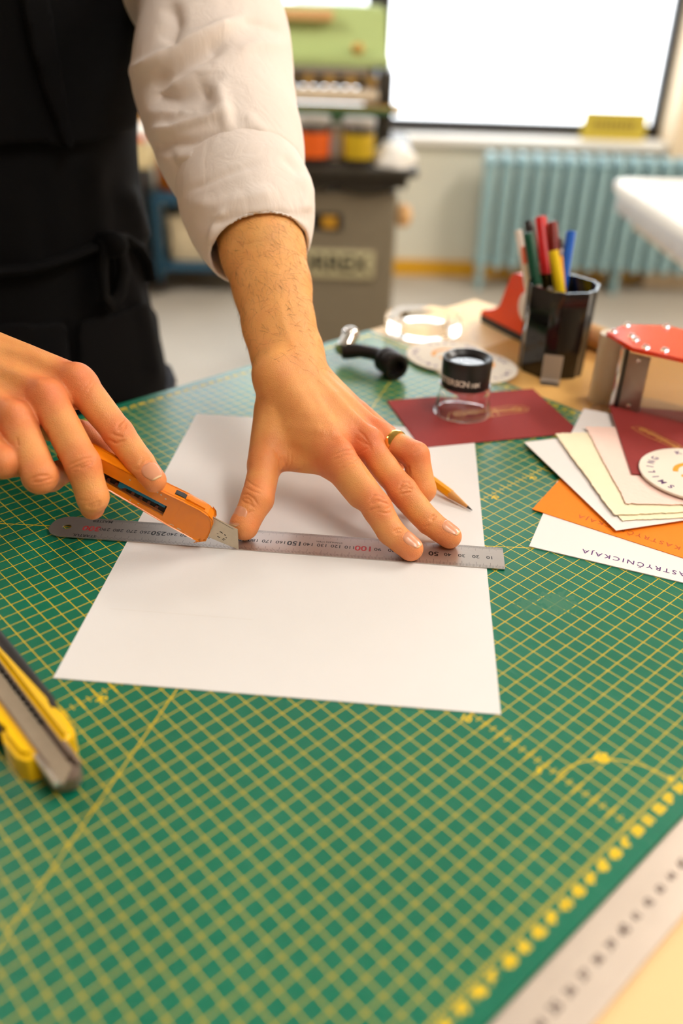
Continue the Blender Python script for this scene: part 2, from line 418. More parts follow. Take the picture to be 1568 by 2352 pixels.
# plate with a hang hole near its round end: bridge outline and hole
bm = bmesh.new()
hole = [(RL-0.0125+0.0032*math.cos(2*math.pi*i/24), 0.0005+0.0032*math.sin(2*math.pi*i/24)) for i in range(24)]
for z in (0, RT):
    ov = [bm.verts.new((x, y, z)) for x, y in out]; hv = [bm.verts.new((x, y, z)) for x, y in hole]
    es = [bm.edges.new((ov[i], ov[(i+1) % len(ov)])) for i in range(len(ov))] + [bm.edges.new((hv[i], hv[(i+1) % 24])) for i in range(24)]
    bmesh.ops.triangle_fill(bm, use_beauty=True, edges=es)
    if z == 0: o0, h0 = ov, hv
for a, b in ((o0, ov), (h0, hv)):
    for i in range(len(a)): bm.faces.new((a[i], a[(i+1) % len(a)], b[(i+1) % len(b)], b[i]))
bm_obj('plate', bm, m_steel, ruler)
pk, prd = Print(), Print(); zt = RT+0.00004
for i in range(0, 601):                          # half millimetres on the far edge, millimetres on the near edge
    x = i*0.0005
    ln = 0.0062 if i % 20 == 0 else 0.0048 if i % 10 == 0 else 0.0032
    if i % 2 == 0: pk.rect(x-0.00009, x+0.00009, h-ln, h-0.0001, zt)     # near edge (ruler's +y faces the viewer)
    if x < 0.30: pk.rect(x-0.00006, x+0.00006, -h+0.0001, -h+ln*(1.0 if i % 2 == 0 else 0.8), zt)
for k in range(1, 31):
    big = k % 5 == 0; M = T(k*0.01, 0.0004, zt)
    (prd if k in (10, 30) else pk).word(str(k*10), M, 0.0088 if k in (10, 30) else 0.0074 if big else 0.0053, bold=0.0002 if big else 0.00006)
pk.word('STAINLESS STEEL', T(0.1255, -0.0042, zt), 0.0026, bold=0.00002)
pk.word('MASTER', T(0.295, -0.0098, zt), 0.0042, bold=0.0001); pk.word('STARTUL', T(0.302, 0.0105, zt), 0.0042, bold=0.0001)
pk.build('printed_scale', m_ink, ruler); prd.build('red_figures', m_red, ruler)

# ------------------------------------------------------------------ the broad steel rule along the near edge of the mat
m_steel2 = steel_mat('worn_steel', srgb(216, 202, 188), 0.42)
rule2 = tag(empty('steel_straightedge', Wd(grid_pt(-8, 15.53, -0.29)), GA+math.pi/2), 'wide blurred steel rule beside the near edge of the cutting mat', 'ruler')
bm = bmesh.new(); box(bm, -0.45, 0.52, -0.0275, 0.0, 0, 0.0018, 0.0004, 1); bm_obj('plate', bm, m_steel2, rule2)
pr = Print(); q = 0
for k in range(-44, 52):
    pr.word(str(k+45), T(k*0.0101, -0.0137, 0.0019), 0.0052 if k % 5 else 0.0064, bold=0.0002)
pr.build('printed_scale', mat('worn_ink', srgb(104, 88, 80), 0.6), rule2)
# ------------------------------------------------------------------ the person: skin grown as a distance field
class Field:
    def __init__(s, lo, hi, h):
        s.lo = np.array(lo, float); s.h = h
        s.n = np.ceil((np.array(hi)-s.lo)/h).astype(int)+1
        s.D = np.full(s.n, 50.0, np.float32)
    def _sub(s, pts, rmax, pad):
        pts = np.asarray(pts); a = pts.min(0)-rmax-pad; b = pts.max(0)+rmax+pad
        i0 = np.clip(np.floor((a-s.lo)/s.h).astype(int), 0, s.n); i1 = np.clip(np.ceil((b-s.lo)/s.h).astype(int)+1, 0, s.n)
        if (i1 <= i0).any(): return None, None
        sl = tuple(slice(p, q) for p, q in zip(i0, i1))
        g = [(s.lo[k]+s.h*np.arange(i0[k], i1[k])).astype(np.float32) for k in range(3)]
        return sl, np.meshgrid(*g, indexing='ij', sparse=True)
    def _dist(s, G, a, b, ra, rb, n, f):
        a = np.asarray(a, float); b = np.asarray(b, float); ba = b-a; L2 = max(float(ba@ba), 1e-9)
        px, py, pz = G[0]-np.float32(a[0]), G[1]-np.float32(a[1]), G[2]-np.float32(a[2])
        t = np.clip((px*np.float32(ba[0])+py*np.float32(ba[1])+pz*np.float32(ba[2]))/np.float32(L2), 0, 1)
        qx, qy, qz = px-t*np.float32(ba[0]), py-t*np.float32(ba[1]), pz-t*np.float32(ba[2])
        q2 = qx*qx+qy*qy+qz*qz
        if n is not None:
            n = nrm(n); w = qx*np.float32(n[0])+qy*np.float32(n[1])+qz*np.float32(n[2])
            q2 = q2+w*w*np.float32(f*f-1)
        return np.sqrt(np.maximum(q2, 0))-(np.float32(ra)+np.float32(rb-ra)*t)
    def add(s, a, b, ra, rb, k=0.3, n=None, f=1.0):
        sl, G = s._sub([a, b], max(ra, rb), k+4*s.h)
        if sl is None: return
        d = s._dist(G, a, b, ra, rb, n, f); D = s.D[sl]
        hh = np.maximum(np.float32(k)-np.abs(D-d), 0)/np.float32(k)
        s.D[sl] = np.minimum(D, d)-hh*hh*np.float32(k*0.25)
    def cut(s, a, b, ra, rb, k=0.1, n=None, f=1.0):
        sl, G = s._sub([a, b], max(ra, rb), k+4*s.h)
        if sl is None: return
        d = -s._dist(G, a, b, ra, rb, n, f); D = s.D[sl]
        hh = np.maximum(np.float32(k)-np.abs(D-d), 0)/np.float32(k)
        s.D[sl] = np.maximum(D, d)+hh*hh*np.float32(k*0.25)
    def half(s, p, n):            # keep only the side of a plane that n points away from
        n = nrm(n)
        G = np.meshgrid(*[(s.lo[k]+s.h*np.arange(s.n[k])).astype(np.float32) for k in range(3)], indexing='ij', sparse=True)
        d = (G[0]-p[0])*n[0]+(G[1]-p[1])*n[1]+(G[2]-p[2])*n[2]
        s.D = np.maximum(s.D, d.astype(np.float32))
    def mesh(s):                  # naive surface nets
        D = s.D; ins = D < 0
        c = np.zeros(s.n-1, np.int8)
        cs = [(i, j, k) for i in (0, 1) for j in (0, 1) for k in (0, 1)]
        m = s.n-1
        for (i, j, k) in cs: c += ins[i:i+m[0], j:j+m[1], k:k+m[2]]
        act = np.argwhere((c > 0) & (c < 8))
        idx = np.full(m, -1, np.int32); idx[act[:, 0], act[:, 1], act[:, 2]] = np.arange(len(act))
        val = {q: D[act[:, 0]+q[0], act[:, 1]+q[1], act[:, 2]+q[2]].astype(np.float64) for q in cs}
        acc = np.zeros((len(act), 3)); cnt = np.zeros(len(act))
        for q in cs:
            for ax in range(3):
                if q[ax] == 1: continue
                r = list(q); r[ax] = 1; r = tuple(r)
                a, b = val[q], val[r]; mk = (a < 0) != (b < 0)
                t = np.where(mk, a/np.where(mk, a-b, 1), 0)
                pt = np.tile(np.array(q, float), (len(act), 1)); pt[:, ax] += t
                acc += pt*mk[:, None]; cnt += mk
        V = s.lo+s.h*(act+acc/cnt[:, None])
        F = []
        for ax in range(3):
            o = [0, 0, 0]; o[ax] = 1
            A = ins[:m[0] if ax != 0 else s.n[0]-1, :m[1] if ax != 1 else s.n[1]-1, :m[2] if ax != 2 else s.n[2]-1]
            sh = [A.shape[0], A.shape[1], A.shape[2]]
            B = ins[o[0]:o[0]+sh[0], o[1]:o[1]+sh[1], o[2]:o[2]+sh[2]]
            e = np.argwhere(A != B)
            b1, b2 = (ax+1) % 3, (ax+2) % 3
            e = e[(e[:, b1] > 0) & (e[:, b2] > 0)]
            def cell(d1, d2):
                q = e.copy(); q[:, b1] += d1; q[:, b2] += d2; return idx[q[:, 0], q[:, 1], q[:, 2]]
            quad = np.stack([cell(-1, -1), cell(0, -1), cell(0, 0), cell(-1, 0)], 1)
            fl = A[e[:, 0], e[:, 1], e[:, 2]]
            quad = np.where(fl[:, None], quad, quad[:, ::-1])
            F.append(quad)
        F = np.concatenate(F); F = F[(F >= 0).all(1)]
        return V, F
def quad_normals(V, F):
    n = np.cross(V[F[:, 2]]-V[F[:, 0]], V[F[:, 3]]-V[F[:, 1]])
    N = np.zeros_like(V)
    for k in range(4): np.add.at(N, F[:, k], n)
    return N/np.maximum(np.linalg.norm(N, axis=1, keepdims=True), 1e-12)
def relax(V, F, it=1, lam=0.5):
    for _ in range(it):
        S = np.zeros_like(V); c = np.zeros(len(V))
        for k in range(4):
            i, j = F[:, k], F[:, (k+1) % 4]
            np.add.at(S, i, V[j]); np.add.at(S, j, V[i]); np.add.at(c, i, 1); np.add.at(c, j, 1)
        V = V+lam*(S/c[:, None]-V)
    return V
def seg_dist(P, a, b):
    a = np.asarray(a, float); b = np.asarray(b, float); ba = b-a
    t = np.clip(((P-a) @ ba)/max(ba @ ba, 1e-9), 0, 1)
    return np.linalg.norm(P-a-t[:, None]*ba, axis=1), t
def np_mesh(name, V, F, material, parent, attrs=None, smooth=True):
    me = bpy.data.meshes.new(name)
    Vw = np.c_[V[:, 0]/100, V[:, 1]/100, V[:, 2]/100+TH] if parent is None else V
    me.vertices.add(len(V)); me.vertices.foreach_set('co', Vw.astype(np.float32).ravel())
    k = F.shape[1]
    me.loops.add(F.size); me.polygons.add(len(F))
    me.polygons.foreach_set('loop_start', np.arange(0, F.size, k, dtype=np.int32))
    me.loops.foreach_set('vertex_index', F.astype(np.int32).ravel())
    me.update(calc_edges=True)
    me.polygons.foreach_set('use_smooth', np.ones(len(F), bool) if smooth else np.zeros(len(F), bool))
    for n, a in (attrs or {}).items():
        at_ = me.attributes.new(n, 'FLOAT', 'POINT'); at_.data.foreach_set('value', a.astype(np.float32))
    return link(name, me, material, parent)

def finger(fd, js, rs, k=0.22):
    for (a, b, ra, rb) in zip(js, js[1:], rs, rs[1:]): fd.add(a, b, ra, rb, k)
def groove(V, N, pts, depth, width, front):
    """press a line (traced in view, points in pixels) into the skin that faces the viewer"""
    if not len(pts) > 1: return V
    Q, dep = px_of(V)
    ds = np.full(len(V), 1e9); lo = np.min(pts, 0)-30; hi = np.max(pts, 0)+30
    m = np.where((Q > lo).all(1) & (Q < hi).all(1) & front)[0]
    if len(m) == 0: return V
    d = np.full(len(m), 1e9)
    ends = np.ones(len(m))
    L = np.cumsum([0]+[np.hypot(*(np.subtract(b, a))) for a, b in zip(pts, pts[1:])]); tot = L[-1]
    ss = np.zeros(len(m))
    for i, (a, b) in enumerate(zip(pts, pts[1:])):
        a = np.array(a, float); b = np.array(b, float); ba = b-a
        t = np.clip(((Q[m]-a) @ ba)/(ba @ ba), 0, 1); dd = np.linalg.norm(Q[m]-a-t[:, None]*ba, axis=1)
        u = dd < d; d = np.where(u, dd, d); ss = np.where(u, (L[i]+t*np.hypot(*ba))/tot, ss)
    w = np.exp(-(d/width)**2)*np.clip(np.minimum(ss, 1-ss)*5+0.25, 0, 1)
    V = V.copy(); V[m] -= N[m]*(depth*w)[:, None]
    return V

# ---- the hand that presses on the ruler -------------------------------------------------
H1 = dict(
 index=[PD(776,1050,63.8), PD(865,1165,62.0), PD(900,1224,61.9), PD(943,1259,61.5)],
 middle=[PD(842,1018,65.4), PD(924,1127,63.6), PD(986,1199,63.3), PD(1032,1231,62.9)],
 ring=[PD(864,1000,67.0), PD(954,1046,65.2), PD(970,1124,65.3), PD(950,1160,66.3)],
 pinky=[PD(822,948,68.8), PD(888,1000,68.6), PD(915,1045,67.6), PD(905,1080,67.0)],
 thumb=[PD(637,935,67.4), PD(610,1062,65.0), PD(591,1146,63.4), PD(561,1205,62.9)],
 wrist=PD(662,845,67.4))
W1 = H1['wrist']
nd1 = np.cross(H1['middle'][0]-W1, H1['pinky'][0]-H1['index'][0]); nd1 = nrm(nd1)
if nd1 @ (CN-W1) < 0: nd1 = -nd1
lat1 = nrm(np.cross(nd1, H1['middle'][0]-W1))           # across the hand
if lat1[0] < 0: lat1 = -lat1
fore1 = [PD(661,842,67.6), PD(640,745,69.2), PD(625,660,70.5), PD(604,580,71.7), PD(585,500,73.0)]
fd = Field((-15, 49, -1.0), (12.5, 82, 20), 0.072)
al = nrm(fore1[2]-fore1[0])
nf1 = nrm(nrm(CN-W1)-al*(nrm(CN-W1) @ al))
wr = [2.72, 2.82, 3.10, 3.42, 3.6]
for i in range(4): fd.add(fore1[i], fore1[i+1], wr[i], wr[i+1], 0.6, nf1, [1.32, 1.22, 1.12, 1.05][i])
# carpals and metacarpals
base = [W1-lat1*1.25, W1-lat1*0.45, W1+lat1*0.45, W1+lat1*1.25]
for nm_, b_, r0, r1 in (('index', base[0], 1.5, 1.12), ('middle', base[1], 1.55, 1.1), ('ring', base[2], 1.5, 1.0), ('pinky', base[3], 1.45, 0.95)):
    K = H1[nm_][0]; fd.add(b_, K-nd1*0.12, r0, r1, 0.9)
    fd.add(b_-nd1*0.6, K-nd1*0.9, 1.4, 0.95, 0.9)
fd.add(W1-nd1*0.9, (H1['middle'][0]+H1['ring'][0])/2-nd1*1.1, 1.6, 1.2, 1.0)
# thumb column, thenar pad, web
th = H1['thumb']
fd.add(W1-lat1*1.6-nd1*0.2, th[0], 1.35, 1.42, 0.9)
fd.add(th[0], th[1], 1.42, 1.13, 0.5); fd.add(th[0]-nd1*0.7, th[1]-nd1*0.5, 1.5, 1.1, 0.8)
fd.add(PD(640,1000,66.0), PD(735,1018,64.9), 1.15, 1.05, 1.2)
fd.add(PD(648,1052,65.9), PD(740,1062,65.0), 0.95, 0.95, 0.7); fd.add(PD(690,1050,67.5), PD(760,1060,67.2), 1.0, 1.0, 0.7)
fd.add(PD(650,950,66.6), PD(760,1000,65.2), 1.2, 1.1, 1.2)
fd.add(th[1], th[2], 1.18, 1.17, 0.35); fd.add(th[2], th[3], 1.15, 1.02, 0.3); fd.add(th[3], th[3]+nrm(th[3]-th[2])*0.2+np.array([.1, 0, 0]), 0.98, 0.92, 0.3)
# fingers
finger(fd, H1['index'], [1.25, 1.04, 0.92, 0.84], 0.3); fd.add(PD(775,1068,64.2), PD(828,1134,63.0), 1.12, 1.05, 0.6)
j_ = H1['middle']; finger(fd, [j_[0], j_[0]*0.5+j_[1]*0.5, j_[1], j_[2], j_[3]], [1.12, 0.95, 1.04, 0.90, 0.82], 0.3)
finger(fd, H1['ring'], [1.05, 1.03, 1.0, 0.84], 0.22)
finger(fd, H1['pinky'], [0.95, 0.82, 0.74, 0.66], 0.22)
for nm_ in ('index', 'middle'):                 # flesh on the palm side of each phalanx, pressed pads at the tips
    j = H1[nm_]
    for a, b, o in ((0, 1, 0.30), (1, 2, 0.22)):
        d_ = nrm(j[b]-j[a]); pn_ = nrm(nd1-d_*(nd1 @ d_)); mid = (j[a]+j[b])/2-pn_*o
        fd.add(mid-d_*0.7, mid+d_*0.7, 0.80, 0.76, 0.4)
    d_ = nrm(j[3]-j[2]); fd.add(j[3]-d_*0.9-np.array([0, 0, .12]), j[3]-np.array([0, 0, .08]), 0.80, 0.80, 0.3)
# knuckles and extensor tendons
for nm_, r_ in (('index', 0.62), ('middle', 0.66), ('ring', 0.5)):
    K = H1[nm_][0]; fd.add(K+nd1*0.62, K+nd1*0.62, r_, r_, 0.7)
for nm_, s_ in (('index', -0.5), ('middle', -0.1), ('ring', 0.35)):
    K = H1[nm_][0]; fd.add(K+nd1*0.86, W1+lat1*s_+nd1*1.02, 0.26, 0.2, 0.55)
fd.add(PD(600,1000,66.0)+nd1*0.7, PD(622,905,67.4)+nd1*0.55, 0.28, 0.3, 0.5)     # thumb extensor
fd.add(PD(714,800,69.2), PD(716,815,69.0), 0.85, 0.85, 1.2)                           # ulna head
fd.half((0, 0, 0.16), (0, 0, -1))
V1, F1 = fd.mesh(); V1 = relax(V1, F1, 2, 0.4); del fd
N1 = quad_normals(V1, F1)
front = ((CN-V1)*N1).sum(1) > 0
def many(V, N, front, L, depth, width):
    for pts in L: V = groove(V, N, pts, depth, width, front)
    return V
c1 = lambda L: [(500+x*320/1568, 800+y*320/1568) for x, y in L]      # two close-up crops used to trace the creases
c2 = lambda L: [(760+x*350/1568, 900+y*350/1568) for x, y in L]
deep = [c1([(265,1700),(300,1735),(350,1745),(410,1790)]), c1([(275,1650),(330,1640),(400,1690),(450,1760)]), c1([(290,1690),(340,1690),(390,1740)]),
 c1([(700,1240),(720,1330),(700,1430)]), c1([(740,1230),(760,1330),(710,1420)]), c1([(660,1190),(700,1290),(690,1400)]), c1([(960,1330),(900,1380),(800,1410),(720,1440)]),
 c2([(390,1225),(440,1205),(500,1190)]), c2([(385,1120),(440,1065),(510,1070),(570,1110)]), c2([(420,1165),(480,1120),(560,1140),(600,1165)]), c2([(400,1160),(450,1120),(520,1100)]),
 c2([(700,985),(740,930),(790,930),(820,960)]), c2([(690,1020),(750,980),(800,960)]), c2([(740,1010),(800,990),(850,1000)]), c2([(710,1060),(770,1040),(830,1030)]),
 c2([(640,1440),(700,1410),(745,1420)]), c2([(660,1460),(720,1440)]), c2([(1035,1330),(1060,1290),(1085,1275)]), c2([(1010,1320),(1040,1280),(1070,1262)]),
 c2([(770,760),(800,775),(800,850)]), c2([(720,765),(770,775)]), c2([(330,690),(345,760),(420,880)])]
fine = [c2([(270,640),(340,600),(380,580)]), c2([(20,660),(120,610),(230,600)]), c2([(30,700),(150,650),(260,650)]), c2([(60,760),(170,700),(290,690)]), c2([(90,810),(190,745),(300,735)]),
 c2([(280,400),(340,440),(370,500)]), c2([(300,420),(350,470),(400,540)]), c2([(310,480),(360,530),(420,560)]), c2([(340,520),(400,570),(420,600)]), c2([(260,480),(320,520),(360,560)]),
 c2([(840,600),(900,545),(960,560)]), c2([(850,640),(910,600)]), c1([(300,1560),(380,1600),(480,1640)]), c1([(320,1480),(400,1540),(520,1600)]), c1([(240,1830),(330,1850),(420,1830)]), c1([(230,1880),(300,1850)]),
 c1([(620,1120),(680,1200),(720,1280)]), c1([(780,1160),(780,1280),(740,1380)]), c1([(830,1180),(820,1300),(760,1400)]), c2([(950,1400),(1010,1370)]), c2([(620,1180),(560,1210)]), c2([(470,1230),(560,1250),(620,1240)])]
V1 = many(V1, N1, front, deep, 0.085, 2.9); V1 = many(V1, N1, front, fine, 0.048, 2.6)
veins = [c1([(700,870),(900,890),(1080,910),(1170,900)]), c1([(1290,450),(1400,500),(1500,560),(1568,620)]), c1([(470,440),(560,580),(600,760)]), c1([(1080,910),(1250,940),(1330,960)]),
 [(640,690),(655,760),(690,820),(745,880)], [(700,610),(705,680),(712,740)]]
V1 = many(V1, N1, front, veins, -0.045, 11.0)

# ---- the hand that guides the knife -----------------------------------------------------
H2 = dict(
 index=[PD(178,876,60.6), PD(272,995,60.3), PD(322,1063,59.9), PD(354,1103,59.3)],
 middle=[PD(110,915,59.4), PD(190,1066,57.9), PD(213,1142,58.2), PD(212,1166,59.0)],
 ring=[PD(38,962,58.5), PD(92,1094,57.0), PD(115,1097,59.2), PD(160,1075,60.6)],
 pinky=[PD(-32,1020,58.0), PD(8,1062,56.9), PD(55,1065,58.6), PD(90,1050,60.0)],
 thumb=[PD(60,905,64.0), PD(120,975,63.4), PD(190,1000,62.6), PD(240,1040,62.2)],
 wrist=PD(-140,800,62.5))
W2 = H2['wrist']
nd2 = nrm(np.cross(H2['middle'][0]-W2, H2['pinky'][0]-H2['index'][0]))
if nd2 @ (CN-W2) < 0: nd2 = -nd2
lat2 = nrm(np.cross(nd2, H2['middle'][0]-W2))
if lat2 @ (H2['pinky'][0]-H2['index'][0]) < 0: lat2 = -lat2
fd = Field((-36, 46, -0.5), (-9.5, 66, 19), 0.085)
base = [W2-lat2*1.25, W2-lat2*0.45, W2+lat2*0.45, W2+lat2*1.25]
for nm_, b_, r0, r1 in (('index', base[0], 1.6, 1.2), ('middle', base[1], 1.6, 1.2), ('ring', base[2], 1.55, 1.1), ('pinky', base[3], 1.5, 1.05)):
    K = H2[nm_][0]; fd.add(b_, K-nd2*0.15, r0, r1, 1.0)
    fd.add(b_-nd2*0.7, K-nd2*1.0, 1.5, 1.05, 1.0)
finger(fd, H2['index'], [1.2, 1.04, 0.94, 0.84], 0.3)
finger(fd, H2['middle'], [1.22, 1.15, 1.03, 0.82], 0.28)
finger(fd, H2['ring'], [1.18, 1.14, 0.95, 0.78], 0.22)
finger(fd, H2['pinky'], [1.08, 1.05, 0.85, 0.70], 0.22)
t2 = H2['thumb']
fd.add(W2-lat2*1.5-nd2*0.8, t2[0], 1.5, 1.5, 0.9); fd.add(t2[0], t2[1], 1.45, 1.15, 0.6); fd.add(t2[1], t2[2], 1.12, 1.0, 0.4); fd.add(t2[2], t2[3], 1.0, 0.85, 0.3)
fd.add((t2[0]+t2[1])/2, H2['index'][0]-nd2*1.0, 1.0, 0.9, 1.0)
for nm_, r_ in (('index', 0.72), ('middle', 0.78), ('ring', 0.68), ('pinky', 0.55)):
    K = H2[nm_][0]; fd.add(K+nd2*0.62, K+nd2*0.62, r_, r_, 0.7)
for nm_, s_ in (('index', -0.6), ('middle', -0.1), ('ring', 0.4)):
    K = H2[nm_][0]; fd.add(K+nd2*0.88, W2+lat2*s_+nd2*1.2, 0.24, 0.2, 0.6)
for nm_ in ('index', 'middle'):
    j = H2[nm_]
    for a, b, o in ((0, 1, 0.25), (1, 2, 0.18)):
        d_ = nrm(j[b]-j[a]); pn_ = nrm(nd2-d_*(nd2 @ d_)); mid = (j[a]+j[b])/2-pn_*o
        fd.add(mid-d_*0.7, mid+d_*0.7, 0.84, 0.8, 0.4)
# forearm back to the elbow, out of the frame
E2 = np.array([-52, 84, 15.0]); fdir = nrm(E2-W2)
fd.add(W2, W2+fdir*9, 2.75, 3.3, 0.7, nd2, 1.3)
V2, F2 = fd.mesh(); V2 = relax(V2, F2, 2, 0.5); del fd
N2 = quad_normals(V2, F2)
front2 = ((CN-V2)*N2).sum(1) > 0
c3 = lambda L: [(x*400/1568, 720+y*400/1568) for x, y in L]
deep2 = [c3([(620,1370),(680,1340),(750,1310),(850,1290)]), c3([(640,1400),(720,1370),(850,1310)]), c3([(700,1400),(780,1380),(850,1330)]), c3([(770,1740),(840,1720),(910,1690)]), c3([(790,1755),(870,1740),(905,1715)]),
 c3([(270,1500),(350,1460),(450,1460)]), c3([(280,1520),(370,1520),(480,1480)]), c3([(1050,1030),(1085,980),(1130,940)]), c3([(1060,1060),(1120,1030),(1140,990)]), c3([(960,1130),(1040,1170),(1130,1140)]), c3([(1000,1080),(1050,1100),(1110,1110)]),
 c3([(1250,1360),(1290,1310),(1350,1290)]), c3([(1270,1400),(1330,1340),(1370,1330)]), c3([(690,860),(720,960),(740,1010)]), c3([(420,1060),(440,1150)]), c3([(150,1120),(160,1200)])]
V2 = many(V2, N2, front2, deep2, 0.085, 3.2)
V2 = many(V2, N2, front2, [c3([(640,1425),(720,1420),(830,1390)]), c3([(690,1680),(790,1690),(880,1660)]), c3([(300,1560),(400,1550),(470,1530)]), c3([(760,760),(820,660),(860,610)]), c3([(740,690),(800,620),(830,570)]), c3([(1190,1380),(1240,1410),(1330,1400)])], 0.03, 3.4)
V2 = many(V2, N2, front2, [c3([(60,330),(250,330),(420,420)]), c3([(100,500),(260,560),(380,640)])], -0.07, 10)

# ---- rest of the body (under the clothes) on a coarse field, then joined into one figure
BU = np.array([0.7255, 0.6882, 0.0]); BV = np.array([0.6882, -0.7255, 0.0])     # to his left / the way he faces
HIP = np.array([-38.0, 97.0, -12.0]); CHEST = np.array([-39.0, 95.0, 34.0])
SH_L = PD(478,-150,87.0); EL_L = PD(552,310,77.5); SH_R = CHEST-BU*21+np.array([0, 0, 8.0]); EL_R = E2
HEAD = CHEST+BV*9+np.array([0, 0, 36.0])
fd = Field((-75, 55, -94), (5, 135, 86), 0.9)
fd.add(HIP, CHEST, 13.5, 13.5, 6, BV, 1.4); fd.add(CHEST-BU*9, CHEST+BU*9, 10, 10, 6, BV, 1.1)
for sg, SHO in ((1, SH_L), (-1, SH_R)): fd.add(CHEST+BU*sg*8+np.array([0, 0, 7]), SHO, 7, 6.2, 6)
fd.add(SH_L, EL_L, 5.6, 4.4, 3); fd.add(EL_L, fore1[3], 4.2, 3.5, 2)
fd.add(SH_R, EL_R, 5.6, 4.4, 3); fd.add(EL_R, W2+fdir*6, 4.2, 3.1, 2)
for sg in (-1, 1):
    hp = HIP+BU*sg*8-np.array([0, 0, 8]); kn = np.array([HIP[0], HIP[1], 0])+BU*sg*10+BV*2+np.array([0, 0, -46.]); an = np.array([HIP[0], HIP[1], 0])+BU*sg*11-BV*2+np.array([0, 0, -85.0])
    fd.add(hp, kn, 8.6, 5.8, 4); fd.add(kn, an, 5.6, 3.8, 2); fd.add(an-np.array([0, 0, 3.2]), an+BV*15-np.array([0, 0, 4.6]), 3.6, 3.0, 2)
fd.add(CHEST+np.array([0, 0, 12]), HEAD-np.array([0, 0, 8])-BV*2, 6.0, 5.6, 3); fd.add(HEAD-np.array([0, 0, 4])+BV*2, HEAD+np.array([0, 0, 3]), 7.2, 9.0, 3, BU, 1.15)
fd.add(HEAD+BV*9.6-np.array([0, 0, 1]), HEAD+BV*11-np.array([0, 0, 3.5]), 1.0, 1.4, 1.2)
for sg in (-1, 1): fd.add(HEAD+BU*sg*8.0, HEAD+BU*sg*8.2-np.array([0, 0, 2]), 1.6, 1.2, 1.0)
fd.half((0, 0, -91.8), (0, 0, -1))
V3, F3 = fd.mesh(); V3 = relax(V3, F3, 1, 0.5); del fd

# skin: colour follows blood near knuckles and fingertips
def flush_of(V, H, tips):
    a = np.zeros(len(V))
    for nm_ in ('index', 'middle', 'ring', 'pinky'):
        for i, (w, r) in enumerate(((0.85, 1.5), (0.9, 1.1), (0.75, 0.8), (0.9, 1.1))):
            a = np.maximum(a, w*np.exp(-(np.linalg.norm(V-H[nm_][i], axis=1)/(r*1.35))**4))
    for i, (w, r) in enumerate(((0.2, 1.5), (0.55, 1.5), (0.8, 1.3), (0.9, 1.2))):
        a = np.maximum(a, w*np.exp(-(np.linalg.norm(V-H['thumb'][i], axis=1)/(r*1.35))**4))
    hand = np.clip(1-np.linalg.norm(V-H['middle'][0], axis=1)/14.0, 0, 1)
    return np.clip(a*0.75+hand*0.45, 0, 1)
fl = np.concatenate([flush_of(V1, H1, True), flush_of(V2, H2, True), np.full(len(V3), 0.1)])
Vb = np.concatenate([V1, V2, V3]); Fb = np.concatenate([F1, F2+len(V1), F3+len(V1)+len(V2)])

m_skin, nt, p = new_mat('skin')
tc = nt.nodes.new('ShaderNodeTexCoord'); atn = nt.nodes.new('ShaderNodeAttribute'); atn.attribute_name = 'flush'
nz = nt.nodes.new('ShaderNodeTexNoise'); nz.inputs['Scale'].default_value = 55; nz.inputs['Detail'].default_value = 5; nz.inputs['Roughness'].default_value = 0.65
nt.links.new(tc.outputs['Object'], nz.inputs['Vector'])
f_ = X(nt, atn.outputs['Fac'])+(X(nt, nz.outputs['Fac'])-0.5)*0.85
mx = nt.nodes.new('ShaderNodeMix'); mx.data_type = 'RGBA'; mx.clamp_factor = True
mx.inputs[6].default_value = srgb(238, 172, 100); mx.inputs[7].default_value = srgb(226, 128, 78)
nt.links.new(f_.k, mx.inputs[0]); nt.links.new(mx.outputs[2], p.inputs['Base Color'])
p.inputs['Roughness'].default_value = 0.46; p.inputs['Specular IOR Level'].default_value = 0.42
p.inputs['Subsurface Weight'].default_value = 0.12; p.inputs['Subsurface Radius'].default_value = (1.0, 0.35, 0.18); p.inputs['Subsurface Scale'].default_value = 0.004
vo = nt.nodes.new('ShaderNodeTexVoronoi'); vo.inputs['Scale'].default_value = 720; vo.feature = 'DISTANCE_TO_EDGE'
wp_ = nt.nodes.new('ShaderNodeTexNoise'); wp_.inputs['Scale'].default_value = 160; wp_.inputs['Detail'].default_value = 3
nt.links.new(tc.outputs['Object'], wp_.inputs['Vector'])
va = nt.nodes.new('ShaderNodeVectorMath'); va.operation = 'MULTIPLY_ADD'; va.inputs[1].default_value = (0.006, 0.006, 0.006)
nt.links.new(wp_.outputs['Color'], va.inputs[0]); nt.links.new(tc.outputs['Object'], va.inputs[2]); nt.links.new(va.outputs[0], vo.inputs['Vector'])
hgt = X(nt, vo.outputs['Distance']).mn(0.25)*2.4+X(nt, nz.outputs['Fac'])*1.2+X(nt, wp_.outputs['Fac'])*1.2
bp = nt.nodes.new('ShaderNodeBump'); bp.inputs['Strength'].default_value = 0.38; bp.inputs['Distance'].default_value = 0.0005
nt.links.new(hgt.k, bp.inputs['Height']); nt.links.new(bp.outputs['Normal'], p.inputs['Normal'])

person = np_mesh('person', Vb, Fb, m_skin, None, {'flush': fl})
tag(person, 'person in a black apron and white rolled sleeve pressing a ruler and guiding a knife', 'person')

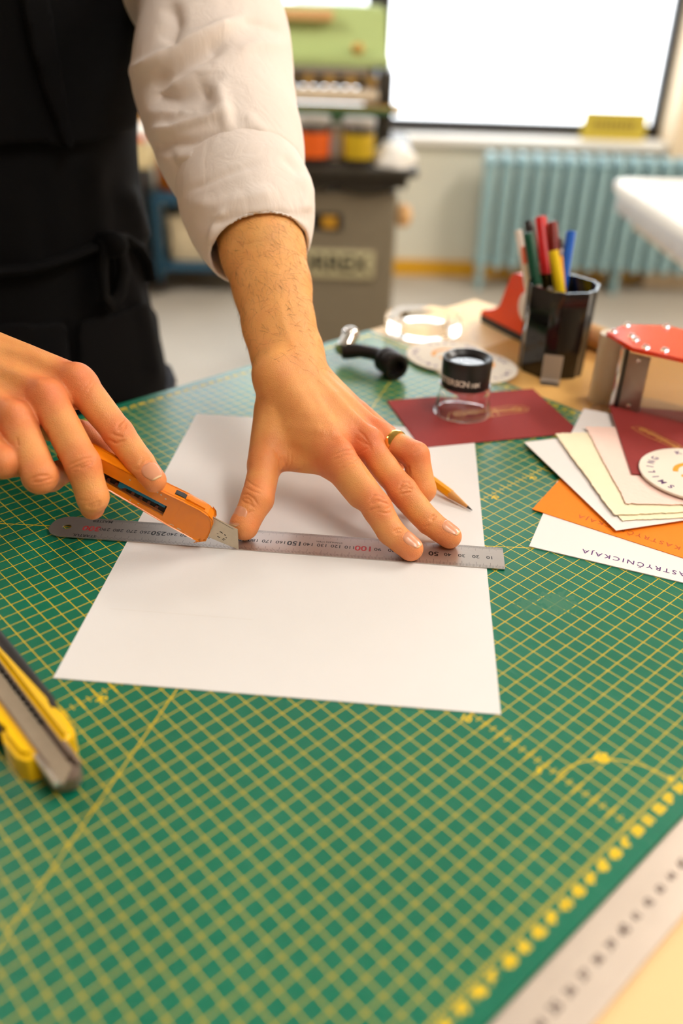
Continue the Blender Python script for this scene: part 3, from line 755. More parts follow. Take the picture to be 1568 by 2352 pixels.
m_nail = mat('fingernail', srgb(224, 156, 120), 0.28, var=0.08, scale=120, sss=0.1, coat=0.2)
m_nail_tip = mat('fingernail_free_edge', srgb(232, 196, 150), 0.35, var=0.04)
def nail(base_pt, dirv, dorsal, w, l, r, lift, r_back=None, fwd=0.0):
    """a curved plate lying on the finger's back"""
    d = nrm(dirv); n = nrm(np.asarray(dorsal)-d*(np.asarray(dorsal) @ d)); s = np.cross(d, n)
    nu, nv = 11, 13; Vt = []; Ft = []
    for j in range(nv):
        tj = j/(nv-1); y = (tj-0.5)*l
        ww = w*(0.80+0.2*math.sin(math.pi*min(1, tj*1.25)))
        if tj < 0.22: ww *= math.sqrt(max(0.05, 1-((0.22-tj)/0.24)**2))
        if tj > 0.78: ww *= math.sqrt(max(0.08, 1-((tj-0.78)/0.25)**2))
        for i in range(nu):
            a = (i/(nu-1)-0.5)*ww/r
            back = max(0.0, fwd-y)              # behind the fingertip's centre the finger widens
            rr_ = r+lift+((r_back or r)-r)*min(1, back/1.7)-0.28*max(0, y-fwd)**2-0.30*max(0, 0.18-tj)
            Vt.append(base_pt+d*y+s*math.sin(a)*rr_+n*(math.cos(a)*rr_))
    b = len(Vt)
    Vt += [np.asarray(v_)-n*0.06 for v_ in Vt]
    for j in range(nv-1):
        for i in range(nu-1):
            q = j*nu+i; Ft.append((q, q+1, q+nu+1, q+nu)); Ft.append((b+q, b+q+nu, b+q+nu+1, b+q+1))
    rim = [i for i in range(nu)]+[j*nu+nu-1 for j in range(1, nv)]+[(nv-1)*nu+i for i in range(nu-2, -1, -1)]+[j*nu for j in range(nv-2, 0, -1)]
    for a_, c_ in zip(rim, rim[1:]+rim[:1]): Ft.append((c_, a_, a_+b, c_+b))
    o = mesh_obj('fingernail', [Wd(q) for q in Vt], Ft, m_nail, person, True)
    o.data.materials.append(m_nail_tip)
    k = 0
    for pl in o.data.polygons:
        if pl.center and (np.array(pl.center)*100-np.array([0, 0, TH*100])-base_pt) @ d > l*0.40: pl.material_index = 1
    return o
def on(j, f): return j[2]+(j[3]-j[2])*f
nail(on(H1['index'], 0.90), H1['index'][3]-H1['index'][2], (0.42, -0.35, 0.85), 1.15, 1.40, 0.83, 0.05, 0.95, 0.17)
nail(on(H1['middle'], 0.90), H1['middle'][3]-H1['middle'][2], (0.40, -0.30, 0.85), 1.12, 1.40, 0.81, 0.05, 0.93, 0.17)
nail(on(H1['thumb'], 0.90), H1['thumb'][3]-H1['thumb'][2], (-0.72, -0.62, 0.36), 1.5, 1.6, 1.0, 0.05, 1.13, 0.2)
nail(on(H2['index'], 0.88), H2['index'][3]-H2['index'][2], (0.40, -0.65, 0.70), 1.25, 1.35, 0.83, 0.05, 0.96, 0.17)

# arm hair: short tapering strands lying down the forearm
rng = np.random.default_rng(4)
dw, tw = seg_dist(V1, fore1[0], fore1[4])
zone = np.where((V1[:, 1] > 60.5) & (tw >= 0) & (np.linalg.norm(V1-W1, axis=1) > 0.5) & (((V1-W1) @ al) > -2.5) & (dw < 4.6))[0]
along = ((V1[zone]-W1) @ al)
wgt = np.clip((along+2.5)/9, 0.02, 1)**1.1; wgt /= wgt.sum()
pick = rng.choice(zone, 2200, replace=True, p=wgt)
hv, hf = [], []
for i in pick:
    n = N1[i]; d0 = -al*0.6+rng.normal(0, 0.45, 3)+np.array([0.35, 0, 0]); d0 = d0-n*(d0 @ n); d0 = nrm(d0)
    L = rng.uniform(0.45, 1.15); q = V1[i].copy(); s = np.cross(d0, n); bend = rng.normal(0, 0.35)
    b = len(hv); wd = 0.007
    for k in range(5):
        t = k/4; w_ = wd*(1-t*0.8)
        lift = 0.16*math.sin(t*2.0)
        c = q+d0*L*t+n*lift+s*bend*t*t*L*0.5
        hv += [Wd(c-s*w_), Wd(c+s*w_), Wd(c+n*w_)]
    for k in range(4):
        o_ = b+3*k
        hf += [(o_, o_+1, o_+4, o_+3), (o_+1, o_+2, o_+5, o_+4), (o_+2, o_, o_+3, o_+5)]
o = mesh_obj('arm_hair', hv, hf, mat('arm_hair', srgb(96, 62, 32), 0.5), person); o['kind'] = 'stuff'

# wedding ring
m_gold = mat('gold', srgb(224, 184, 96), 0.16, metal=1.0, var=0.04)
ra, rb = H1['ring'][0], H1['ring'][1]; rd = nrm(rb-ra); rc = ra+(rb-ra)*0.46
zz = Vector(rd); Mr = Matrix.Translation(Wd(rc)) @ zz.to_track_quat('Z', 'Y').to_matrix().to_4x4()
rin, rout, hw = 0.0104, 0.0118, 0.0027
prof = [(rin, -hw), (rin+0.0008, -hw-0.0001), (rout-0.0002, -hw*0.6), (rout, 0), (rout-0.0002, hw*0.6), (rin+0.0008, hw+0.0001), (rin, hw), (rin, -hw)]
ringo = lathe_obj('wedding_ring', prof, m_gold, None, 48, Mr, cap=False, smooth=60)
tag(ringo, 'plain gold wedding ring on the bent finger of the pressing hand', 'ring')
# ------------------------------------------------------------------ clothes
m_shirt, nt, p = new_mat('shirt_cotton')
tc = nt.nodes.new('ShaderNodeTexCoord')
w1 = nt.nodes.new('ShaderNodeTexNoise'); w1.inputs['Scale'].default_value = 24; w1.inputs['Detail'].default_value = 5
nt.links.new(tc.outputs['Object'], w1.inputs['Vector'])
mx = nt.nodes.new('ShaderNodeMix'); mx.data_type = 'RGBA'; mx.inputs[6].default_value = srgb(228, 216, 208); mx.inputs[7].default_value = srgb(238, 229, 222)
nt.links.new(w1.outputs['Fac'], mx.inputs[0]); nt.links.new(mx.outputs[2], p.inputs['Base Color'])
p.inputs['Roughness'].default_value = 0.85; p.inputs['Sheen Weight'].default_value = 0.15
w2 = nt.nodes.new('ShaderNodeTexNoise'); w2.inputs['Scale'].default_value = 900; nt.links.new(tc.outputs['Object'], w2.inputs['Vector'])
mp = nt.nodes.new('ShaderNodeMapping'); mp.inputs['Scale'].default_value = (28, 28, 9); nt.links.new(tc.outputs['Object'], mp.inputs[0])
w3 = nt.nodes.new('ShaderNodeTexNoise'); w3.inputs['Scale'].default_value = 2.2; w3.inputs['Detail'].default_value = 3; w3.inputs['Distortion'].default_value = 0.8
nt.links.new(mp.outputs[0], w3.inputs['Vector'])
hg = X(nt, w2.outputs['Fac'])*0.10+X(nt, w3.outputs['Fac'])*1.5
bp = nt.nodes.new('ShaderNodeBump'); bp.inputs['Strength'].default_value = 0.32; bp.inputs['Distance'].default_value = 0.003
nt.links.new(hg.k, bp.inputs['Height']); nt.links.new(bp.outputs['Normal'], p.inputs['Normal'])

def bulge(V, F, L):
    """raise (negative) or press in (positive) broad folds traced in view: (points, depth, width)"""
    for pts, d, w in L:
        N = quad_normals(V, F); V = groove(V, N, pts, d, w, ((CN-V)*N).sum(1) > -3)
    return V
S = [(PD(476,-150,87.0), 6.7), (PD(484,0,83.5), 6.15), (PD(492,100,81.5), 6.65), (PD(490,190,80.0), 6.9), (PD(508,270,78.4), 6.3), (PD(532,345,76.8), 5.9), (PD(556,415,75.2), 5.35)]
fd = Field((-34, 66, 3), (6, 126, 60), 0.28)
for (a, ra), (b, rb) in zip(S, S[1:]): fd.add(a, b, ra, rb, 2.0)
fd.add(CHEST+BU*8+np.array([0, 0, 4]), S[0][0], 9, 7.4, 5); fd.add(CHEST+BU*9-BV*3, PD(430,-60,91), 8, 5.5, 4)
fd.cut(fore1[4], S[-1][0]+nrm(S[-1][0]-S[-2][0])*6, 3.7, 4.0, 0.3)
ax_c = nrm(S[-1][0]-S[-2][0]); fd.half(S[-1][0]+ax_c*0.5, ax_c)
Vs, Fs = fd.mesh(); Vs = relax(Vs, Fs, 3, 0.5); del fd
Vs = bulge(Vs, Fs, [
 ([(300,165),(345,148),(410,112),(470,82),(550,45)], -0.75, 15), ([(335,185),(400,158),(470,125),(520,95)], 0.75, 15),
 ([(335,200),(395,222),(450,212),(485,195)], 1.05, 30),
 ([(345,305),(400,286),(450,270),(520,256)], -0.6, 13), ([(365,285),(430,262),(490,245)], 0.45, 9),
 ([(500,185),(512,240),(522,300)], -0.4, 14), ([(352,325),(380,352),(410,372)], 0.3, 14),
 ([(365,330),(440,330),(520,312)], 0.35, 12), ([(370,365),(430,360),(500,345)], -0.35, 12), ([(560,50),(600,58),(650,75)], 0.3, 10),
 ([(390,5),(400,50),(380,100)], 0.8, 18), ([(545,120),(590,100),(650,105)], -0.25, 14), ([(560,260),(600,300),(620,340)], -0.2, 14)])
sleeve = np_mesh('shirt_sleeve', np.c_[Vs[:, 0]/100, Vs[:, 1]/100, Vs[:, 2]/100+TH], Fs, m_shirt, person)
# rolled cuff
Cc = [(PD(552,420,75.2), 5.5), (PD(566,462,74.4), 5.45), (PD(580,515,73.3), 4.9), (PD(595,578,72.0), 3.95)]
fd = Field((-20, 62, 4), (6, 96, 34), 0.16)
for (a, ra), (b, rb) in zip(Cc, Cc[1:]): fd.add(a, b, ra, rb, 1.2)
axc = nrm(Cc[-1][0]-Cc[0][0])
fd.half(Cc[-1][0], axc); fd.half(Cc[0][0]-axc*0.2, -axc)
fd.cut(Cc[0][0], Cc[1][0], 4.7, 4.8, 0.3); fd.cut(Cc[1][0], Cc[2][0], 4.8, 4.3, 0.3); fd.cut(Cc[2][0], Cc[3][0]+axc*3, 4.3, 3.60, 0.3)
Vc, Fc = fd.mesh(); Vc = relax(Vc, Fc, 4, 0.5); del fd
Vc = bulge(Vc, Fc, [([(440,470),(500,470),(570,450),(640,440)], -0.22, 18), ([(470,520),(540,500),(640,490),(700,500)], 0.22, 12), ([(480,560),(500,500),(520,480)], -0.25, 9),
 ([(690,400),(705,440),(700,490)], -0.35, 14), ([(650,360),(690,400)], 0.25, 9), ([(430,440),(520,400),(600,372)], 0.15, 9), ([(600,530),(660,515),(700,520)], -0.15, 9)])
np_mesh('sleeve_cuff', np.c_[Vc[:, 0]/100, Vc[:, 1]/100, Vc[:, 2]/100+TH], Fc, m_shirt, person)
# other sleeve, out of the frame
bm = bmesh.new()
tube(bm, [Wd(SH_R+np.array([0, 0, 2])), Wd((SH_R+EL_R)/2), Wd(EL_R), Wd(EL_R+(W2-EL_R)*0.25)], [0.092, 0.080, 0.068, 0.055], 20)
bm_obj('shirt_sleeve', bm, m_shirt, person, 60)

fd = Field((-66, 70, -20), (-4, 126, 62), 0.8)
fd.add(HIP+np.array([0, 0, 12.0]), CHEST, 13.6, 13.9, 6, BV, 1.42); fd.add(CHEST-BU*10, CHEST+BU*9, 10.8, 10.6, 6, BV, 1.1)
for sg, SHO in ((1, SH_L), (-1, SH_R)): fd.add(CHEST+BU*sg*8+np.array([0, 0, 7]), SHO, 7.8, 7.0, 6)
fd.half(CHEST+np.array([0, 0, 19.0]), (0, 0, 1)); fd.half(HIP+np.array([0, 0, 16.0]), (0, 0, -1))
Vt_, Ft_ = fd.mesh(); Vt_ = relax(Vt_, Ft_, 2, 0.5); del fd
np_mesh('shirt_body', np.c_[Vt_[:, 0]/100, Vt_[:, 1]/100, Vt_[:, 2]/100+TH], Ft_, m_shirt, person)

m_apron, nt, p = new_mat('apron_twill')
tc = nt.nodes.new('ShaderNodeTexCoord')
wv = nt.nodes.new('ShaderNodeTexWave'); wv.inputs['Scale'].default_value = 260; wv.inputs['Distortion'].default_value = 0.6; wv.bands_direction = 'DIAGONAL'
nt.links.new(tc.outputs['Object'], wv.inputs['Vector'])
mx = nt.nodes.new('ShaderNodeMix'); mx.data_type = 'RGBA'; mx.inputs[6].default_value = srgb(5, 5, 6); mx.inputs[7].default_value = srgb(15, 15, 17)
nt.links.new(wv.outputs['Fac'], mx.inputs[0]); nt.links.new(mx.outputs[2], p.inputs['Base Color'])
p.inputs['Roughness'].default_value = 0.9; p.inputs['Specular IOR Level'].default_value = 0.12
n3 = nt.nodes.new('ShaderNodeTexNoise'); n3.inputs['Scale'].default_value = 18; n3.inputs['Detail'].default_value = 3; nt.links.new(tc.outputs['Object'], n3.inputs['Vector'])
bp = nt.nodes.new('ShaderNodeBump'); bp.inputs['Strength'].default_value = 0.4; bp.inputs['Distance'].default_value = 0.004
nt.links.new((X(nt, n3.outputs['Fac'])+X(nt, wv.outputs['Fac'])*0.06).k, bp.inputs['Height']); nt.links.new(bp.outputs['Normal'], p.inputs['Normal'])
LOW = np.array([HIP[0], HIP[1], -52.0])
fd = Field((-72, 70, -54), (-6, 130, 52), 0.5)
fd.add(LOW+BV*1.0, HIP+np.array([0, 0, 4]), 18.5, 16.2, 4, BV, 1.35); fd.add(HIP+np.array([0, 0, 4]), HIP+np.array([0, 0, 22])+BV*0.5, 16.0, 14.2, 5, BV, 1.3); fd.add(HIP+np.array([0, 0, 22]), CHEST+BU*3.0+np.array([0, 0, 4]), 14.4, 18.5, 6, BV, 1.45)
fd.half(LOW, (0, 0, -1)); fd.half(CHEST+np.array([0, 0, 15]), (0, 0, 1))
Va, Fa = fd.mesh(); Va = relax(Va, Fa, 3, 0.5); del fd
Va = bulge(Va, Fa, [([(285,430),(310,500),(330,560)], -1.0, 22), ([(300,560),(320,600),(345,640)], -0.6, 14), ([(150,740),(160,820),(165,900)], 0.4, 9), ([(215,360),(225,480),(230,560)], -0.5, 26), ([(90,400),(100,500),(100,600)], 0.4, 26), ([(300,640),(330,760),(350,880)], -0.6, 16)])
apron = np_mesh('apron', np.c_[Va[:, 0]/100, Va[:, 1]/100, Va[:, 2]/100+TH], Fa, m_apron, person)
Na = quad_normals(Va, Fa); Qa, da = px_of(Va)
def in_poly(Q, poly):
    r = np.zeros(len(Q), bool); n = len(poly)
    for i in range(n):
        (x1, y1), (x2, y2) = poly[i], poly[(i+1) % n]
        c = ((y1 > Q[:, 1]) != (y2 > Q[:, 1])) & (Q[:, 0] < (x2-x1)*(Q[:, 1]-y1)/((y2-y1) or 1e-9)+x1); r ^= c
    return r
def patch(name, poly, off):
    """a layer of the same cloth lying over part of the apron"""
    m = in_poly(Qa, poly) & (((CN-Va)*Na).sum(1) > 0)
    fs = Fa[m[Fa].all(1)]
    ids = np.unique(fs); remap = np.full(len(Va), -1); remap[ids] = np.arange(len(ids))
    top = Va[ids]+Na[ids]*off; bot = Va[ids]-Na[ids]*0.1; f = remap[fs]; nb = len(ids)
    e = np.concatenate([f[:, [k, (k+1) % 4]] for k in range(4)]); key = {}
    for a, b in e: key[(a, b)] = 1
    # soften the outline a little
    rim = [(a, b) for (a, b) in key if (b, a) not in key]
    nxt = dict(rim)
    for _ in range(6):
        prv = {b: a for a, b in nxt.items()}; new = top.copy(); newb = bot.copy()
        for a in nxt:
            if a in prv: new[a] = (top[a]*2+top[nxt[a]]+top[prv[a]])/4; newb[a] = (bot[a]*2+bot[nxt[a]]+bot[prv[a]])/4
        top, bot = new, newb
    faces = [tuple(q) for q in f]+[(a, a+nb, b+nb, b) for a, b in rim]
    o = mesh_obj(name, [Wd(q) for q in np.concatenate([top, bot])], faces, m_apron, apron, True)
    return o
patch('bib_flap', [(-400,-600),(345,-600),(338,-40),(312,90),(300,180),(293,300),(220,318),(145,334),(70,332),(-400,318)], 1.1)
patch('hanging_strap', [(15,-600),(75,-600),(95,0),(120,150),(150,345),(128,350),(60,140),(25,0)], 2.0)
patch('pocket', [(172,728),(260,716),(330,690),(352,720),(378,930),(172,930)], 0.55)
patch('pocket', [(-200,742),(160,734),(160,960),(-200,960)], 0.5)
def surf(x, y, off):
    d = np.hypot(Qa[:, 0]-x, Qa[:, 1]-y)+np.where(((CN-Va)*Na).sum(1) > 0, 0, 1e4)
    i = np.argmin(d); P = PD(x, y, da[i]); return Wd(P+nrm(CN-P)*off)
tube_obj('waist_tie', [surf(x, y, 0.7) for x, y in ((-60,628),(0,622),(60,618),(110,606),(160,590),(205,572),(240,560))], 0.0095, m_apron, apron, 10, 0.55)
tube_obj('waist_tie', [surf(x, y, 1.0) for x, y in ((225,563),(250,545),(285,545),(315,568),(335,600),(342,640))], 0.0085, m_apron, apron, 10, 0.6)
tube_obj('tie_loop', [surf(x, y, 1.6) for x, y in ((240,565),(235,620),(238,680),(255,700),(275,670),(285,620),(275,570),(255,558))], 0.009, m_apron, apron, 10, 0.6)
bm = bmesh.new(); bmesh.ops.create_uvsphere(bm, u_segments=14, v_segments=10, radius=0.014)
c_ = surf(255, 562, 1.8)
for v_ in bm.verts: v_.co = Vector((v_.co.x*1.3, v_.co.y, v_.co.z))+c_
bm_obj('tie_knot', bm, m_apron, apron, 80)
# trousers and shoes, out of sight behind the bench
m_jean = mat('dark_trousers', srgb(30, 32, 42), 0.8)
m_shoe = mat('dark_shoe_leather', srgb(26, 22, 20), 0.5)
m_hair = mat('brown_hair', srgb(52, 36, 26), 0.6)
for sg in (-1, 1):
    o3 = np.array([HIP[0], HIP[1], 0])
    tube_obj('trouser_leg', [Wd(HIP+BU*sg*7+np.array([0, 0, 2])), Wd(HIP+BU*sg*8-np.array([0, 0, 8])), Wd(o3+BU*sg*10+BV*2+np.array([0, 0, -46])), Wd(o3+BU*sg*11-BV*2+np.array([0, 0, -84]))], [0.115, 0.102, 0.078, 0.07], m_jean, person, 18)
    a_ = o3+BU*sg*11-BV*2+np.array([0, 0, -85.0])
    bm = bmesh.new(); tube(bm, [Wd(a_-BV*6+np.array([0, 0, -1.8])), Wd(a_-BV*3+np.array([0, 0, -1.2])), Wd(a_+BV*6+np.array([0, 0, -2.0])), Wd(a_+BV*16+np.array([0, 0, -3.2])), Wd(a_+BV*19+np.array([0, 0, -4.0]))], [0.035, 0.05, 0.052, 0.045, 0.02], 16, flat=0.95)
    for v_ in bm.verts: v_.co.z = max(v_.co.z, 0.001)
    bm_obj('shoe', bm, m_shoe, person, 60)
bm = bmesh.new(); bmesh.ops.create_uvsphere(bm, u_segments=24, v_segments=16, radius=0.104)
hc = Wd(HEAD+np.array([0, 0, 3.5])-BV*1.4)
for v_ in bm.verts: v_.co = v_.co+hc
bm_obj('hair', bm, m_hair, person, 80)
# ------------------------------------------------------------------ the orange knife in the hand
m_oran = mat('orange_enamel', srgb(232, 130, 10), 0.32, var=0.10, scale=70, bump=0.05, bscale=300, coat=0.3)
m_blade = mat('blade_steel', srgb(190, 178, 156), 0.34, metal=0.85, var=0.12, scale=160)
m_blk = mat('black_void_plastic', srgb(22, 18, 16), 0.5)
m_teal = mat('teal_plastic_slider', srgb(12, 108, 140), 0.4)
m_chip = mat('bare_chipped_metal', srgb(210, 196, 168), 0.45, metal=0.3, var=0.2, scale=400)
kr = np.array([math.cos(RA), math.sin(RA), 0.0]); ka = math.radians(31)
kx = kr*math.cos(ka)+np.array([0, 0, math.sin(ka)]); kz = -kr*math.sin(ka)+np.array([0, 0, math.cos(ka)]); ky = np.cross(kz, kx)
B0 = at(548, 1262, .1)
knife = tag(bpy.data.objects.new('utility_knife', None), 'orange snap-off utility knife held in the hand, blade on the ruler edge', 'knife')
COL.objects.link(knife)
kb = Wd(B0)
knife.matrix_world = Matrix(((kx[0], ky[0], kz[0], kb[0]), (kx[1], ky[1], kz[1], kb[1]), (kx[2], ky[2], kz[2], kb[2]), (0, 0, 0, 1)))
NEAR = -1 if ky @ (CN-B0) < 0 else 1           # which side of the knife faces the viewer
cm = lambda L: [(x/100, y/100) for x, y in L]
def extr(name, outline, y0, y1, m, parent, bevel=0.0, seg=3):
    bm = bmesh.new(); lo, hi = prism(bm, [(x, z) for x, z in cm(outline)], y0/100, y1/100)
    if bevel:
        es = [e for e in bm.edges if abs(e.verts[0].co.z-e.verts[1].co.z) < 1e-9]
        bmesh.ops.bevel(bm, geom=es, offset=bevel/100, segments=seg, affect='EDGES', profile=0.6)
    for v_ in bm.verts: v_.co = Vector((v_.co.x, v_.co.z, v_.co.y))
    return bm_obj(name, bm, m, parent, 40)
HT = 0.62
# shell: two long plates with a lengthwise window in each, joined by spine and belly
full = [(2.45,-0.30),(2.75,-0.58),(3.2,-0.68),(5.0,-0.72),(9.9,-0.60),(13.6,-0.45),(13.9,-0.2),(13.9,0.9),(13.5,1.08),(12.4,1.16),(6.7,1.50),(5.2,1.64),(3.9,1.72),(3.3,1.66),(2.85,1.40),(2.55,0.95),(2.42,0.3)]
slot = [(5.82,-0.34),(5.9,0.60),(12.6,0.34),(12.5,-0.22)]
bm = bmesh.new()
def side_plate(y_out, y_in):
    rings = []
    for y in (y_out, y_in):
        ov = [bm.verts.new((x/100, y/100, z/100)) for x, z in full]; sv = [bm.verts.new((x/100, y/100, z/100)) for x, z in slot]
        es = [bm.edges.new((a[i], a[(i+1) % len(a)])) for a in (ov, sv) for i in range(len(a))]
        bmesh.ops.triangle_fill(bm, use_beauty=True, edges=es); rings.append((ov, sv))
    (o1, s1), (o2, s2) = rings
    for a, b in ((o1, o2), (s1, s2)):
        for i in range(len(a)):
            f = bm.faces.new((a[i], a[(i+1) % len(a)], b[(i+1) % len(b)], b[i]))
    return o1
e1 = side_plate(HT, HT-0.16); e2 = side_plate(-HT, -HT+0.16)
inner = [(x, z) for x, z in full]
# spine and belly strips between the plates
def strip(i0, i1):
    for i in range(i0, i1):
        (xa, za), (xb, zb) = full[i], full[i+1]
        n_ = nrm((zb-za, -(xb-xa))); d = 0.16
        q = [(xa, za), (xb, zb), (xb-n_[0]*d, zb-n_[1]*d), (xa-n_[0]*d, za-n_[1]*d)]
        lo = [bm.verts.new((x/100, -(HT-0.05)/100, z/100)) for x, z in q]; hi = [bm.verts.new((x/100, (HT-0.05)/100, z/100)) for x, z in q]
        bm.faces.new(list(reversed(lo))); bm.faces.new(hi)
        for k in range(4): bm.faces.new((lo[k], lo[(k+1) % 4], hi[(k+1) % 4], hi[k]))
strip(1, 15)
outer = {v_ for v_ in e1+e2}
es = [e for e in bm.edges if e.verts[0] in outer and e.verts[1] in outer and abs(e.verts[0].co.y-e.verts[1].co.y) < 1e-9]
bmesh.ops.bevel(bm, geom=es, offset=0.0011, segments=3, affect='EDGES', profile=0.5)
bm_obj('shell', bm, m_oran, knife, 35)
extr('blade_carrier', [(4.2,-0.25),(13.2,-0.25),(13.2,0.5),(4.2,0.75)], -0.25, 0.25, m_blk, knife)
for i in range(9):                               # toothed stop rail seen through the window
    extr('stop_tooth', [(6.35+i*0.62,-0.12),(6.6+i*0.62,-0.12),(6.55+i*0.62,0.12),(6.4+i*0.62,0.12)], 0.0, 0.42*1, mat('brown_inner_rail', srgb(92, 40, 14), 0.5), knife) if NEAR > 0 else extr('stop_tooth', [(6.35+i*0.62,-0.12),(6.6+i*0.62,-0.12),(6.55+i*0.62,0.12),(6.4+i*0.62,0.12)], -0.42, 0.0, mat('brown_inner_rail', srgb(92, 40, 14), 0.5), knife)
yy = (0.28, 0.50) if NEAR > 0 else (-0.50, -0.28)
extr('slider', [(6.0,0.30),(9.0,0.16),(9.15,-0.10),(9.45,-0.10),(9.5,0.42),(6.0,0.56)], yy[0], yy[1], m_teal, knife, 0.02)
# blade: front segment with the slanted snap end and a score line
bl = extr('blade', [(0,0),(0.88,1.45),(3.2,1.32),(3.2,-0.36),(2.0,-0.30)], -0.035, 0.035, m_blade, knife)
pr = Print()
Mk = Matrix(((1, 0, 0, 0), (0, 0, NEAR, 0), (0, 1, 0, 0), (0, 0, 0, 1)))
pr.rect(0.0115, 0.0285, 0.0128, 0.0131, 0.00042, Mk)
o = pr.build('score_line', mat('score_mark', srgb(110, 100, 86), 0.5, metal=0.5), bl)
rs = random.Random(3); pr = Print()
for k in range(9):
    x = rs.uniform(0.009, 0.02); z = rs.uniform(0.0005, 0.006); pr.rect(x, x+rs.uniform(.0006, .002), z, z+rs.uniform(.0002, .0007), 0.00043, Mk)
pr.build('ink_smudge', m_blk, bl)
# raised release tab near the nose, worn paint along the belly edge
extr('release_tab', [(3.55,1.62),(4.7,1.58),(5.1,1.72),(4.9,1.82),(3.6,1.86)], -0.34, 0.34, m_oran, knife, 0.04)
extr('tab_recess', [(4.75,1.58),(5.9,1.50),(5.9,1.62),(5.3,1.70)], -0.26, 0.26, m_blk, knife)
pr = Print()
for k in range(26):
    x = rs.uniform(3.0, 5.1); z = -0.70+rs.uniform(0.0, 0.13); w_ = rs.uniform(0.06, 0.3)
    pr.rect(x/100, (x+w_)/100, z/100, (z+rs.uniform(.02, .07))/100, HT/100+0.00004, Mk)
for (x, z) in ((6.6, 1.15), (6.9, 1.18), (8.9, 0.95), (6.2, 1.05), (8.2, -0.5), (7.6, -0.42)): pr.rect(x/100, x/100+0.0012, z/100, z/100+0.0008, HT/100+0.00004, Mk)
pr.build('paint_chips', m_chip, knife)

# ------------------------------------------------------------------ pencil under the hand
m_penc = mat('yellow_pencil_lacquer', srgb(232, 154, 10), 0.35)
m_cedar = mat('cedar_wood', srgb(206, 150, 84), 0.7, var=0.12, scale=200)
m_lead = mat('graphite', srgb(66, 60, 56), 0.4)
pt = at(1084, 1172, 0.18); pb = at(1003, 1112, 0.75); pd_ = nrm(pb-pt)
pen_e = tag(empty('pencil'), 'yellow pencil with a sharpened tip poking out from under the hand', 'pencil')
pen_e.location = Wd(pt)
Mp = Vector(pd_).to_track_quat('Z', 'Y').to_matrix().to_4x4()
lathe_obj('lead', [(0.0003, 0), (0.0011, 0.005)], m_lead, pen_e, 10, Mp)
lathe_obj('sharpened_wood', [(0.0011, 0.005), (0.0036, 0.024)], m_cedar, pen_e, 12, Mp)
bm = bmesh.new(); lathe(bm, [(0.0037, 0.023), (0.0038, 0.025), (0.0038, 0.13)], 6, M=Mp); bm_obj('barrel', bm, m_penc, pen_e)

# ------------------------------------------------------------------ yellow and black cutter on the mat
m_cyel = mat('yellow_plastic', srgb(238, 190, 8), 0.35, var=0.05)
m_crub = mat('black_rubber', srgb(28, 24, 22), 0.55, bump=0.2, bscale=500)
m_cmet = mat('cutter_metal', srgb(150, 134, 122), 0.38, metal=0.7, var=0.1, scale=120)
cut = tag(empty('snap_cutter', Wd((-13.45, 30.2, 0)), math.radians(131.5)), 'yellow and black snap-blade cutter with a steel channel at the left edge', 'knife')
def rail(s):                                     # yellow body rail with the swollen front shoulder
    out = [(1.1, 0.62), (1.2, 1.25), (1.7, 1.55), (3.2, 1.62), (3.9, 1.45), (4.3, 1.02), (17, 1.02), (17, 0.62)]
    bm = bmesh.new(); prism(bm, [(x/100, s*y/100) for x, y in out], 0.0, 0.0165)
    bmesh.ops.bevel(bm, geom=[e for e in bm.edges if abs(e.verts[0].co.z-e.verts[1].co.z) < 1e-9 and e.verts[0].co.z > 0.01], offset=0.003, segments=3, affect='EDGES')
    for v_ in bm.verts:
        if v_.co.x < 0.045: v_.co.z *= 1.10
    return bm_obj('body_rail', bm, m_cyel, cut, 40)
for s in (-1, 1):
    rail(s)
    bm = bmesh.new(); tube(bm, [(0.042, s*0.0118, 0.0085), (0.05, s*0.0132, 0.0088), (0.10, s*0.0132, 0.009), (0.17, s*0.0132, 0.009)], [0.005, 0.0062, 0.0064, 0.0062], 14)
    bm_obj('rubber_grip', bm, m_crub, cut, 50)
    bm = bmesh.new(); box(bm, 0.0015, 0.17, s*0.0058-0.0005, s*0.0058+0.0005, 0.006, 0.0172, 0.0003, 1); bm_obj('channel_lip', bm, m_cmet, cut)
box_obj('channel_floor', 0.004, 0.17, -0.0056, 0.0056, 0.002, 0.0125, m_cmet, cut, 0.0004)
for i in range(24):
    bm = bmesh.new(); box(bm, 0.034+i*0.0056, 0.0368+i*0.0056, -0.0058, -0.0036, 0.0125, 0.0150, 0.0004, 1); bm_obj('stop_notch', bm, m_blk, cut) if i == 0 else None
    if i == 0: nm0 = bpy.data.objects['stop_notch'].data; bm.free() if False else None
    else:
        o = link('stop_notch', nm0, None, cut); o.location = (i*0.0056, 0, 0)
bm = bmesh.new(); prism(bm, [(-0.012, 0.0050), (-0.004, -0.0035), (0.10, -0.0035), (0.10, 0.0050)], 0.0128, 0.0134); bm_obj('blade', bm, m_blade, cut)
bm = bmesh.new(); prism(bm, [(0.0, 0.0075), (-0.006, 0.004), (-0.009, -0.003), (-0.004, -0.0085), (0.012, -0.0085), (0.012, 0.0075)], 0.002, 0.0105)
bmesh.ops.bevel(bm, geom=bm.edges[:], offset=0.0008, segments=2, affect='EDGES'); bm_obj('nose_guide', bm, m_cmet, cut, 40)
tube_obj('nose_edge', [(0.013, 0.0072, 0.0145), (-0.0085, 0.0066, 0.0125)], 0.0016, mat('bright_steel', srgb(232, 224, 210), 0.2, metal=0.8), cut, 10)
tube_obj('nose_edge', [(0.013, -0.0072, 0.0145), (-0.003, -0.0078, 0.0115)], 0.0015, m_cmet, cut, 10)
